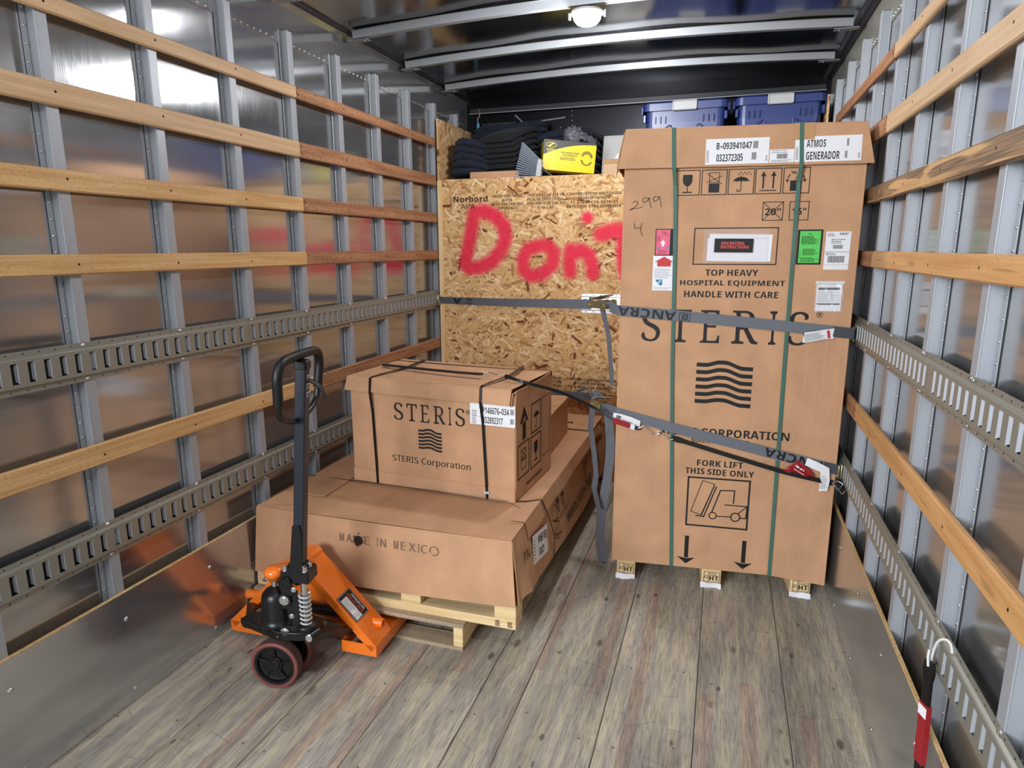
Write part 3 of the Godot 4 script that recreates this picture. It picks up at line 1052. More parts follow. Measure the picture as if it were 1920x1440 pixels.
func sheet(called: String, x0: float, x1: float, y0: float, y1: float, z: float, m: Material, parent: Node, tilt := 0.0) -> MeshInstance3D:
	var c := V3((x0 + x1) * 0.5, (y0 + y1) * 0.5, z)
	var o := put(called, mb().box(Vector3.ZERO, V3(x1 - x0, y1 - y0, 0.0008)), m, parent)
	o.transform = Transform3D(Basis(Vector3(0, 0, 1), tilt), c)
	return o

func tall_carton() -> void:
	var D := V3(0.88992, 0, -0.07224).normalized()
	var N := V3(0.07224, 0, 0.88992).normalized()
	var T := Transform3D(Basis(D, UP, N), V3(-0.419, 0, -3.041))
	# its pallet: three runners with stamped ends
	var pl := thing("wooden_pallet", "low pale pallet under the tall carton, three stamped block ends showing", "pallet", T)
	var ends := [[-0.012, 0.078], [0.40, 0.492], [0.808, 0.898]]
	for k in 3:
		var e: Array = ends[k]
		put("runner", mb(Transform3D.IDENTITY, 2, V(0, k * 0.05)).ab(e[0], e[1], 0.0, 0.092, -0.85, -0.012, 0.003), M.pine, pl)
		var s := mb()
		s.x = Transform3D(Basis.IDENTITY, V3(0, 0, -0.0115))
		s.text("HT", F.bold, e[0] + 0.038, e[1] - 0.012, 0.034, 0.058, Z1)
		s.frame(e[0] + 0.012, e[1] - 0.008, 0.026, 0.078, 0.0022, Z1)
		s.line([V(e[0] + 0.034, 0.026), V(e[0] + 0.034, 0.078)], 0.0022, Z1)
		s.arc(V(e[0] + 0.022, 0.052), 0.007, 0, TAU, 0.002, Z1, 10)
		rows_of_print(s, e[0] + 0.037, e[1] - 0.01, 0.061, 0.072, 2, 0.003, Z1, 60 + k)
		put("stamp", s, M.ink, pl)
		put("paper_scrap", mb().surf(6, 4, func(u: float, v: float): return V3(lerpf(e[0] - 0.004, e[1] + 0.001, u), 0.026 * (1 - v) + 0.003 * sin(u * 9.0 + k), 0.001 - 0.012 * (1.0 - v) * 0 + 0.006 * v * sin(u * 5.0 + k * 2.0) + 0.004 * v)), M.paper, pl)
	for k in 4: put("deck_board", mb(Transform3D.IDENTITY, 0, V(k * 0.3, 0.02)).ab(-0.02, 0.93, 0.0925, 0.106, -0.20 - k * 0.2, -0.09 - k * 0.2, 0.002), M.pine, pl)
	var t := thing("tall_carton", "tall brown cardboard carton with a lid and forklift picture, strapped to the right wall", "cardboard box", T)
	var b := mb()
	b.uo = V(0.1, 0.03)
	var y0 := 0.0
	# four walls; the front's lower edge dips a little to the right
	var fl := V3(-0.038, 0.094, 0)
	var frr := V3(0.955, 0.074, 0)
	var tl := V3(-0.034, 1.985, 0)
	var tr := V3(0.951, 1.985, 0)
	var dz := V3(0, 0, -0.86)
	b.quad(fl, V3(0.40, 0.096, 0), V3(0.40, 1.985, 0), tl, V3(0, 0, 1))
	b.quad(V3(0.40, 0.096, 0), V3(0.70, 0.098, 0), V3(0.70, 1.985, 0), V3(0.40, 1.985, 0), V3(0, 0, 1))
	b.quad(V3(0.70, 0.098, 0), frr, tr, V3(0.70, 1.985, 0), V3(0, 0, 1))
	for s in [[fl, tl, -1.0], [frr, tr, 1.0]]:
		b.quad(s[0], s[0] + dz, s[1] + dz, s[1], V3(s[2], 0, 0))
		b.cyl(s[0] + V3(-0.004 * s[2], 0, -0.004), s[1] + V3(-0.004 * s[2], 0, -0.004), 0.0052, -1, 10, false)
	b.quad(fl + dz, frr + dz, tr + dz, tl + dz, V3(0, 0, -1))
	b.quad(V3(-0.038, 0.107, 0), V3(0.955, 0.107, 0), V3(0.955, 0.107, -0.86), V3(-0.038, 0.107, -0.86), V3(0, -1, 0))
	var body := put("body", b, M.cardboard, t)
	# creases pressed into the board
	var cr := mb()
	rng.seed = 12
	for c in [[0.79, 0.10, 1.44], [0.865, 0.14, 1.42], [0.63, 0.11, 0.50], [0.925, 0.4, 1.3]]:
		var p := []
		var y: float = c[1]
		while y < c[2]:
			p.append(V(c[0] + rng.randf_range(-0.003, 0.003), y))
			y += 0.06
		for k in p.size() - 1: cr.cyl(V3(p[k].x, p[k].y, -0.0012), V3(p[k + 1].x, p[k + 1].y, -0.0012), 0.0021, -1, 6, false)
	put("crease", cr, M.cardboard, body).set_meta("kind", "stuff")
	# lid: a shallow tray whose skirt stands off the walls
	var l := mb()
	l.uo = V(0.3, 0.2)
	var lt := [V3(-0.034, 2.140, 0.008), V3(0.936, 2.133, 0.008), V3(0.936, 2.133, -0.868), V3(-0.034, 2.140, -0.868)]
	var lb := [V3(-0.062, 1.974, 0.026), V3(0.972, 1.968, 0.026), V3(0.972, 1.968, -0.886), V3(-0.062, 1.974, -0.886)]
	for k in 4:
		var q := (k + 1) % 4
		var out: Vector3 = [V3(0, 0, 1), V3(1, 0, 0), V3(0, 0, -1), V3(-1, 0, 0)][k]
		var m := 12
		for s in m:
			var ua := float(s) / m
			var ub := float(s + 1) / m
			var ja := 0.004 * sin(ua * 31.0 + k) if k % 2 else 0.001 * sin(ua * 40.0)
			var jb := 0.004 * sin(ub * 31.0 + k) if k % 2 else 0.001 * sin(ub * 40.0)
			l.quad(lb[k].lerp(lb[q], ua) + UP * ja, lb[k].lerp(lb[q], ub) + UP * jb, lt[k].lerp(lt[q], ub), lt[k].lerp(lt[q], ua), out)
			l.quad(lb[k].lerp(lb[q], ua) + UP * ja, lb[k].lerp(lb[q], ub) + UP * jb, lb[k].lerp(lb[q], ub) + UP * jb - out * 0.006, lb[k].lerp(lb[q], ua) + UP * ja - out * 0.006, -UP)
		l.tube([lt[k] - UP * 0.003 - out * 0.003, lt[q] - UP * 0.003 - out * 0.003], 0.0048, 8)
	l.quad(lt[0], lt[1], lt[2], lt[3], UP)
	# the side flap's corner stands open at the left
	l.quad(V3(-0.062, 1.974, 0.026), V3(-0.036, 2.135, 0.010), V3(-0.040, 2.13, -0.2), V3(-0.080, 1.966, -0.16), V3(-1, 0, 0))
	l.quad(V3(-0.064, 1.972, 0.024), V3(-0.037, 2.13, 0.008), V3(-0.044, 2.118, -0.2), V3(-0.085, 1.95, -0.16), V3(-1, 0, 0))
	put("lid", l, M.cardboard, t)
	put("torn_edge", mb().tube([V3(-0.037, 2.128, 0.004), V3(-0.049, 2.07, 0.012), V3(-0.057, 2.03, 0.02), V3(-0.064, 1.972, 0.022)], 0.004, 6), M.torn_board, t)
	# printing
	var k := mb()
	k.text("TOP HEAVY", F.bold, 0.336, 0.559, 1.510, 1.537, Z1)
	k.text("HOSPITAL EQUIPMENT", F.bold, 0.229, 0.672, 1.462, 1.490, Z1)
	k.text("HANDLE WITH CARE", F.bold, 0.249, 0.649, 1.414, 1.442, Z1)
	word(k, [["S", 0.066, 0.150], ["T", 0.193, 0.287], ["E", 0.328, 0.412], ["R", 0.465, 0.577], ["I", 0.622, 0.652], ["S", 0.702, 0.786]], 1.208, 1.357)
	k.text("®", F.sans, 0.811, 0.838, 1.332, 1.359, Z1)
	waves(k, 0.321, 0.567, 0.924, 1.114, 6, 0.0185)
	k.text("STERIS CORPORATION", F.bold, 0.168, 0.745, 0.768, 0.806, Z1)
	k.text("MADE IN MEXICO", F.sans, 0.318, 0.576, 0.735, 0.756, Z1)
	k.text("FORK LIFT", F.bold, 0.348, 0.554, 0.622, 0.651, Z1)
	k.text("THIS SIDE ONLY", F.bold, 0.296, 0.606, 0.580, 0.609, Z1)
	k.frame(0.313, 0.591, 0.320, 0.562, 0.008, Z1)
	# forklift picture: a carton tilted on the truck's forks
	var X := func(px: float, py: float) -> Vector2: return V(0.310 + (px - 585.0) * 0.000608 + (py - 210) * 0.00002, 0.565 - (py - 208.0) * 0.000672 + (px - 598.0) * 0.000058)
	k.line([X.call(697, 240), X.call(787, 270), X.call(690, 498), X.call(612, 470)], 0.0032, Z1, true, false)
	k.line([X.call(800, 290), X.call(710, 512), X.call(652, 502)], 0.0055, Z1)
	k.line([X.call(787, 278), X.call(694, 503)], 0.003, Z1)
	k.line([X.call(770, 480), X.call(832, 316), X.call(936, 320), X.call(930, 412)], 0.0055, Z1)
	k.line([X.call(868, 424), X.call(1032, 438), X.call(1024, 528), X.call(985, 524)], 0.0052, Z1)
	k.line([X.call(1030, 440), X.call(965, 492)], 0.0045, Z1)
	k.line([X.call(805, 508), X.call(912, 515)], 0.0045, Z1)
	k.arc(X.call(778, 504), 0.0165, 0, TAU, 0.0048, Z1, 24)
	k.arc(X.call(947, 517), 0.0205, 0, TAU, 0.0052, Z1, 24)
	for c in [0.321, 0.586]:
		k.rect(c - 0.0095, c + 0.0095, 0.148, 0.262, Z1)
		k.poly([V(c - 0.042, 0.150), V(c, 0.116), V(c + 0.042, 0.150), V(c, 0.144)], Z1)
	var kinds := ["glass", "nostack", "umbrella", "up", "noroll"]
	var xs := [0.187, 0.299, 0.410, 0.520, 0.632]
	for q in 5:
		k.frame(xs[q] + 0.001, xs[q] + 0.104, 1.858, 1.961, 0.0034, Z1)
		icon(k, kinds[q], xs[q] + 0.002, 1.859, 0.101, 0.003)
	for q in [[0.559, 0.640, "20\""], [0.667, 0.742, "16\""]]:
		k.frame(q[0], q[1], 1.747, 1.823, 0.003, Z1)
		k.text(q[2], F.bold, q[0] + 0.009, q[1] - 0.009, 1.768, 1.797, Z1)
	k.line([V(0.559, 1.747), V(0.640, 1.823)], 0.0026, Z1)
	k.line([V(0.640, 1.747), V(0.559, 1.823)], 0.0026, Z1)
	k.frame(0.281, 0.628, 1.560, 1.716, 0.0045, Z1)
	# felt pen
	k.line([V(0.006, 1.830), V(0.018, 1.838), V(0.028, 1.834), V(0.026, 1.820), V(0.006, 1.802), V(-0.006, 1.798), V(0.004, 1.806), V(0.03, 1.805), V(0.05, 1.813)], 0.0028, Z1)
	k.line([V(0.075, 1.846), V(0.060, 1.852), V(0.048, 1.842), V(0.054, 1.830), V(0.072, 1.838), V(0.078, 1.852), V(0.080, 1.838), V(0.088, 1.806)], 0.0028, Z1)
	k.line([V(0.118, 1.850), V(0.104, 1.856), V(0.094, 1.846), V(0.100, 1.834), V(0.116, 1.842), V(0.122, 1.856), V(0.126, 1.840), V(0.132, 1.810)], 0.0028, Z1)
	k.line([V(0.016, 1.741), V(0.020, 1.718), V(0.046, 1.722)], 0.0028, Z1)
	k.line([V(0.050, 1.742), V(0.044, 1.712), V(0.054, 1.686)], 0.0028, Z1)
	put("lettering", k, M.ink, t)
	# labels on the lid's front, which leans out at the foot
	var lf := fr(V3(0, 1.97, 0.0264), V3(1, 0, 0), V3(0, 0.11, 1))
	for q in [[0.308, 0.564, 0.010, 0.116, "B–093941047", "032372305"], [0.665, 0.920, 0.010, 0.112, "ATMOS", "GENERADOR"]]:
		var s := put("shipping_label", mb(lf).box(V3((q[0] + q[1]) * 0.5, (q[2] + q[3]) * 0.5, 0.0012), V3(q[1] - q[0], q[3] - q[2], 0.0008)), M.paper, t)
		var p := mb(lf * Transform3D(Basis.IDENTITY, V3(0, 0, 0.0008)))
		if q[4][0] == "B":
			p.text(q[4], F.bold, 0.352, 0.494, 0.072, 0.100, Z1)
			p.text(q[5], F.bold, 0.353, 0.460, 0.022, 0.052, Z1)
			barcode(p, 0.500, 0.520, 0.072, 0.102, Z1, 4)
			barcode(p, 0.496, 0.516, 0.026, 0.056, Z1, 5)
		else:
			p.text(q[4], F.bold, 0.709, 0.783, 0.068, 0.098, Z1)
			p.text(q[5], F.bold, 0.709, 0.838, 0.018, 0.050, Z1)
			barcode(p, 0.862, 0.871, 0.070, 0.100, Z1, 6, false)
			barcode(p, 0.857, 0.867, 0.022, 0.050, Z1, 7, false)
		rows_of_print(p, q[0] + 0.004, q[0] + 0.016, q[2] + 0.01, q[2] + 0.06, 9, 0.0025, Z1, 9)
		rows_of_print(p, q[1] - 0.012, q[1] - 0.004, q[2] + 0.01, q[2] + 0.03, 5, 0.0025, Z1, 10)
		put("lettering", p, M.ink, s)
	var s2 := put("barcode_label", mb(lf).box(V3(0.615, 0.037, 0.0010), V3(0.096, 0.054, 0.0007)), M.paper, t)
	var p2 := mb(lf * Transform3D(Basis.IDENTITY, V3(0, 0, 0.0006)))
	barcode(p2, 0.596, 0.638, 0.026, 0.046, Z1, 11)
	rows_of_print(p2, 0.575, 0.655, 0.050, 0.060, 2, 0.0022, Z1, 12)
	rows_of_print(p2, 0.575, 0.655, 0.013, 0.021, 2, 0.002, Z1, 13)
	put("lettering", p2, M.ink, s2)
	put("tape_patch", mb(lf).box(V3(0.697, 0.134, 0.0015), V3(0.084, 0.068, 0.001)), M.tan_tape, t)
	# indicator tag, instruction sheet, documents
	var bk := sheet("tag_border", 0.112, 0.199, 1.598, 1.715, 0.0006, M.ink, t)
	var pk := sheet("tilt_tag", 0.116, 0.176, 1.602, 1.711, 0.0014, M.pink_paper, t)
	var pp := mb()
	pp.text("Tilt", F.sans, -0.008, 0.014, 0.032, 0.048, 0.0006)
	pp.line([V(0.018, 0.042), V(0.022, 0.030), V(0.012, 0.026)], 0.0012, 0.0006)
	rows_of_print(pp, -0.026, -0.008, 0.006, 0.026, 5, 0.0016, 0.0006, 14)
	rows_of_print(pp, -0.022, 0.022, -0.050, -0.034, 4, 0.0016, 0.0006, 15)
	put("lettering", pp, M.ink, pk)
	var pw := mb()
	pw.poly([V(-0.012, -0.006), V(0.0, 0.012), V(0.012, -0.006), V(0.005, -0.006), V(0.005, -0.018), V(-0.005, -0.018), V(-0.005, -0.006)], 0.0006)
	put("arrow", pw, M.paper, pk)
	var pb := mb()
	pb.dot(V(-0.020, -0.026), 0.006, 0.0006)
	pb.dot(V(0.020, -0.024), 0.006, 0.0006)
	put("beads", pb, M.blue_ink, pk)
	var ws := sheet("instruction_sheet", 0.106, 0.203, 1.442, 1.597, 0.0016, M.paper, t)
	var wp := mb()
	wp.poly([V(-0.042, 0.050), V(0.0, 0.074), V(0.042, 0.050), V(0.030, 0.050), V(0.030, 0.030), V(-0.030, 0.030), V(-0.030, 0.050)], 0.0006)
	put("red_house", wp, M.red_ink, ws)
	var wl := mb()
	rows_of_print(wl, -0.040, 0.040, -0.022, 0.020, 8, 0.0018, 0.0006, 16)
	rows_of_print(wl, -0.044, 0.044, -0.070, -0.064, 2, 0.0014, 0.0006, 17)
	put("lettering", wl, M.gray_ink, ws)
	var wb := mb()
	wb.dot(V(-0.026, -0.034), 0.007, 0.0006)
	wb.dot(V(-0.012, -0.046), 0.009, 0.0006)
	wb.line([V(-0.030, -0.032), V(-0.006, -0.030), V(-0.010, -0.048)], 0.005, 0.0006)
	put("blue_hand", wb, M.blue_ink, ws)
	var en := sheet("documents", 0.338, 0.588, 1.573, 1.672, 0.0024, M.paper, t, -0.015)
	var e2 := sheet("envelope", 0.345, 0.606, 1.575, 1.690, 0.0016, M.paper, t, -0.02)
	var ep := mb()
	ep.text("STERIS", F.serif, 0.060, 0.112, 0.032, 0.042, 0.0006)
	barcode(ep, 0.078, 0.096, 0.018, 0.028, 0.0006, 18)
	put("lettering", ep, M.gray_ink, e2)
	var ins := sheet("instruction_slip", 0.367, 0.528, 1.612, 1.671, 0.0115, M.ink, t, -0.008)
	var ip := mb()
	ip.text("UNCRATING", F.bold, -0.052, 0.044, 0.003, 0.016, 0.0006)
	ip.text("INSTRUCTIONS", F.bold, -0.054, 0.064, -0.013, 0.0, 0.0006)
	put("lettering", ip, mat("red_print", Color8(232, 92, 84), 0.5), ins)
	put("pouch", mb().surf(16, 10, func(u: float, v: float): return V3(lerpf(0.322, 0.592, u), lerpf(1.568, 1.712, v), 0.006 + 0.0025 * sin(u * 17.0 + v * 9.0) * (1.0 - absf(2.0 * u - 1.0)) + 0.0015 * sin(v * 21.0))), M.poly_bag, t)
	var gb := sheet("tag_border", 0.708, 0.808, 1.560, 1.707, 0.0006, M.ink, t)
	var gs := sheet("green_tag", 0.717, 0.800, 1.567, 1.701, 0.0014, M.green_paper, t)
	var gp := mb()
	rows_of_print(gp, -0.034, 0.034, 0.012, 0.046, 7, 0.003, 0.0006, 19)
	rows_of_print(gp, -0.026, 0.034, -0.034, -0.008, 5, 0.003, 0.0006, 20)
	gp.line([V(-0.036, -0.016), V(-0.036, -0.05)], 0.001, 0.0006)
	rows_of_print(gp, -0.034, 0.036, -0.062, -0.044, 4, 0.0026, 0.0006, 21)
	rows_of_print(gp, -0.010, 0.012, 0.052, 0.056, 1, 0.003, 0.0006, 23)
	put("lettering", gp, M.ink, gs)
	var sl := sheet("shipping_label", 0.820, 0.918, 1.539, 1.698, 0.0012, M.paper, t)
	var sp := mb()
	barcode(sp, -0.018, 0.022, 0.008, 0.024, 0.0006, 24)
	barcode(sp, -0.034, 0.032, -0.050, -0.022, 0.0006, 25)
	sp.rect(-0.048, 0.048, -0.006, -0.0045, 0.0006)
	sp.rect(-0.048, 0.048, -0.059, -0.0582, 0.0006)
	rows_of_print(sp, -0.042, -0.012, 0.060, 0.072, 3, 0.0022, 0.0006, 26)
	rows_of_print(sp, 0.004, 0.042, 0.066, 0.074, 2, 0.003, 0.0006, 27)
	rows_of_print(sp, -0.026, 0.028, 0.030, 0.048, 3, 0.0028, 0.0006, 28)
	rows_of_print(sp, -0.044, 0.0, -0.018, -0.010, 2, 0.0024, 0.0006, 29)
	put("lettering", sp, M.ink, sl)
	var ps := sheet("packing_slip", 0.802, 0.904, 1.362, 1.476, 0.0014, M.paper, t, 0.012)
	var pq := mb()
	pq.rect(-0.044, 0.044, 0.034, 0.044, 0.0006)
	pq.rect(-0.046, 0.046, -0.030, -0.024, 0.0006)
	for q in 5: pq.rect(-0.046, 0.046, 0.022 - q * 0.011, 0.0228 - q * 0.011, 0.0006)
	rows_of_print(pq, -0.044, 0.03, -0.014, 0.026, 5, 0.0016, 0.0006, 30)
	put("lettering", pq, M.ink, ps)
	put("slip_pouch", mb().surf(8, 8, func(u: float, v: float): return V3(lerpf(0.797, 0.911, u), lerpf(1.357, 1.488, v), 0.004 + 0.0015 * sin(u * 12.0 + v * 7.0))), M.poly_bag, t)
	put("pouch_flap", mb().box(V3(0.854, 1.484, 0.004), V3(0.116, 0.014, 0.002), 0.0008), M.white_plastic, t)
	# green strapping round the carton and its lid
	for q in [[0.171, 0.253, 0.20], [0.686, 0.708, 0.695]]:
		var st := mb()
		var w := V3(0.0165, 0, 0)
		st.ribbon([V3(q[0], 2.144, -0.87), V3(q[0], 2.1445, -0.02), V3(q[0], 2.139, 0.011), V3(q[0] + 0.004, 2.05, 0.0205), V3(q[0] + 0.008, 1.972, 0.0305), V3(lerpf(q[0], q[1], 0.2), 1.90, 0.017), V3(lerpf(q[0], q[1], 0.32), 1.70, 0.009), V3(lerpf(q[0], q[1], 0.5), 1.1, 0.0075), V3(lerpf(q[0], q[1], 0.8), 0.5, 0.0075), V3(q[1], 0.097, 0.0045), V3(q[1], 0.088, -0.006), V3(q[1], 0.086, -0.3)], w, 0.0011)
		put("plastic_strapping", st, M.green_strap, t)

func small_carton() -> void:
	var T := Transform3D(Basis(V3(0.99809, 0, 0.0618), UP, V3(-0.0618, 0, 0.99809)), V3(-1.698, 0.5025, -2.697))
	var W := 0.8576
	var Dp := 0.507
	var t := thing("small_carton", "lidded brown carton with black straps and a white part label, on the long carton", "cardboard box", T)
	var b := mb()
	b.uo = V(0.45, 0.6)
	b.ab(0, W, 0.0, 0.49, -Dp, 0.0, 0.003)
	put("body", b, M.cardboard, t)
	put("base_flap", mb().ab(-0.001, W + 0.002, 0.002, 0.062, 0.0, 0.0045, 0.001), M.cardboard, t)
	var l := mb()
	l.uo = V(0.2, 0.37)
	var lt := [V3(-0.010, 0.528, 0.006), V3(0.845, 0.524, 0.008), V3(0.862, 0.520, -Dp - 0.006), V3(-0.006, 0.528, -Dp - 0.006)]
	var lb := [V3(-0.022, 0.462, 0.018), V3(0.838, 0.452, 0.016), V3(0.862, 0.46, -Dp - 0.012), V3(-0.014, 0.462, -Dp - 0.012)]
	for k in 4:
		if k == 1: continue
		var q := (k + 1) % 4
		var out: Vector3 = [V3(0, 0, 1), V3(1, 0, 0), V3(0, 0, -1), V3(-1, 0, 0)][k]
		l.quad(lb[k], lb[q], lt[q], lt[k], out)
		l.quad(lb[k], lb[q], lb[q] - out * 0.005, lb[k] - out * 0.005, -UP)
		l.tube([lt[k] - UP * 0.004 - out * 0.004, lt[q] - UP * 0.004 - out * 0.004], 0.0062, 8)
	# the top bows a little
	l.surf(8, 6, func(u: float, v: float):
		var p: Vector3 = lt[0].lerp(lt[1], u).lerp(lt[3].lerp(lt[2], u), v)
		return p - UP * 0.010 * sin(PI * u) * sin(PI * v) + UP * 0.0015)
	put("lid", l, M.cardboard, t)
	# right end: the lid's end flap is tucked in, the board stands bare with a torn rim
	var e := mb()
	e.ab(W, W + 0.0035, 0.005, 0.512, -Dp, -0.004, 0.001)
	put("end_panel", e, M.cardboard, t)
	put("torn_rim", mb().tube([V3(W - 0.012, 0.450, 0.014), V3(W - 0.008, 0.506, 0.006), V3(W + 0.003, 0.514, -0.02), V3(W + 0.004, 0.511, -0.12), V3(W + 0.004, 0.514, -0.17), V3(W + 0.004, 0.510, -0.30), V3(W + 0.005, 0.516, -Dp)], 0.0038, 6), M.torn_board, t)
	put("end_seam", mb().ab(W + 0.0032, W + 0.0042, 0.30, 0.512, -0.168, -0.166), M.torn_board, t)
	var k := mb(Transform3D(Basis.IDENTITY, V3(0, 0, 0.0004)))
	word(k, [["S", 0.242, 0.291], ["T", 0.311, 0.366], ["E", 0.384, 0.430], ["R", 0.453, 0.514], ["I", 0.530, 0.545], ["S", 0.566, 0.614]], 0.334, 0.418)
	k.text("®", F.sans, 0.620, 0.641, 0.394, 0.414, Z1)
	waves(k, 0.370, 0.493, 0.203, 0.297, 6, 0.0098)
	k.text("STERIS Corporation", F.sans, 0.224, 0.639, 0.118, 0.159, Z1)
	put("lettering", k, M.ink, t)
	var s := mb(fr(V3(W + 0.0036, 0, 0), V3(0, 0, -1), V3(1, 0, 0)))
	s.poly([V(0.051, 0.355), V(0.105, 0.428), V(0.159, 0.355), V(0.128, 0.355), V(0.128, 0.272), V(0.086, 0.272), V(0.086, 0.355)], Z1)
	s.frame(0.203, 0.337, 0.272, 0.412, 0.0065, Z1)
	icon(s, "umbrella", 0.212, 0.278, 0.125, 0.004, 1.0)
	s.frame(0.198, 0.337, 0.098, 0.252, 0.0065, Z1)
	icon(s, "glass", 0.204, 0.112, 0.128, 0.004)
	s.frame(0.026, 0.170, 0.100, 0.258, 0.0065, Z1)
	icon(s, "bars", 0.040, 0.122, 0.118, 0.004)
	s.text("MADE IN MEXICO", F.bold, 0.144, 0.358, 0.036, 0.054, Z1)
	s.frame(0.360, 0.480, 0.112, 0.414, 0.003, Z1)
	put("lettering", s, M.ink, t)
	var a := mb(fr(V3(W + 0.0036, 0, 0), V3(0, 0, -1), V3(1, 0, 0)))
	a.text("UP", F.bold, 0.086, 0.124, 0.352, 0.378, 0.0018)
	put("arrow_word", a, M.tan_tape, t)
	var lab := sheet("part_label", 0.643, 0.862, 0.354, 0.452, 0.0068, M.paper, t)
	var p := mb()
	p.text("P146676–034", F.bold, -0.048, 0.080, 0.004, 0.034, 0.0006)
	p.text("032892317", F.bold, -0.047, 0.050, -0.040, -0.010, 0.0006)
	barcode(p, 0.086, 0.104, 0.008, 0.034, 0.0006, 33)
	barcode(p, 0.086, 0.104, -0.034, -0.010, 0.0006, 34)
	rows_of_print(p, -0.098, -0.074, -0.044, 0.016, 8, 0.003, 0.0006, 35)
	p.rect(-0.066, -0.052, 0.032, 0.0332, 0.0006)
	p.rect(-0.066, -0.052, -0.012, -0.0108, 0.0006)
	put("lettering", p, M.ink, lab)
	for q in [[0.124, 0.137], [0.700, 0.722]]:
		var st := mb()
		var w := V3(0.0125, 0, 0)
		st.ribbon([V3(q[0], 0.0, -Dp - 0.016), V3(q[0], 0.45, -Dp - 0.016), V3(q[0], 0.533, -Dp - 0.008), V3(q[0] + 0.02, 0.531, -0.30), V3(q[0] + 0.004, 0.533, 0.0), V3(q[0], 0.526, 0.0125), V3(q[0], 0.462, 0.0205), V3(lerpf(q[0], q[1], 0.3), 0.36, 0.0088), V3(q[1], 0.03, 0.0068), V3(q[1], 0.002, 0.0055)], w, 0.0012)
		put("black_strapping", st, M.black_strap, t)
		put("black_strapping", mb().ribbon([V3(q[0] + 0.012, 0.534, -Dp - 0.006), V3(q[0] + 0.038, 0.533, -0.30), V3(q[0] + 0.006, 0.5345, -0.06)], w * 0.8, 0.001), M.black_strap, t)
	put("black_strapping", mb().ribbon([V3(-0.012, 0.531, -0.455), V3(0.3, 0.527, -0.46), V3(0.62, 0.526, -0.465), V3(0.866, 0.528, -0.48), V3(0.869, 0.50, -0.482)], V3(0, 0, 0.011), 0.0012), M.black_strap, t)
	put("strap_buckle", mb().ab(0.706, 0.736, 0.028, 0.040, 0.006, 0.0105, 0.001), M.gray_plastic, t)

func middle_carton() -> void:
	var t := thing("plain_carton", "plain brown carton sitting behind the small lidded carton", "cardboard box", at(-1.29, 0.5025, -3.56, 0.028))
	var b := mb()
	b.uo = V(0.7, 0.1)
	b.ab(-0.42, 0.42, 0.0, 0.230, -0.27, 0.27, 0.003)
	put("body", b, M.cardboard, t)
	put("top_flap", mb().ab(-0.421, 0.423, 0.230, 0.234, -0.272, -0.002, 0.001), M.cardboard, t)
	put("top_flap", mb().ab(-0.421, 0.423, 0.2305, 0.235, 0.002, 0.272, 0.001), M.cardboard, t)
	put("folded_edge", mb().tube([V3(0.423, 0.232, -0.272), V3(0.424, 0.230, -0.1), V3(0.423, 0.233, 0.1), V3(0.424, 0.231, 0.272)], 0.003, 6), M.torn_board, t)
	put("tape", mb().ab(-0.02 - 0.4, 0.425, 0.234, 0.2355, -0.03, 0.03), M.tan_tape, t)
	put("tape_end", mb().ab(0.4200, 0.4212, 0.02, 0.234, -0.03, 0.03), M.tan_tape, t)

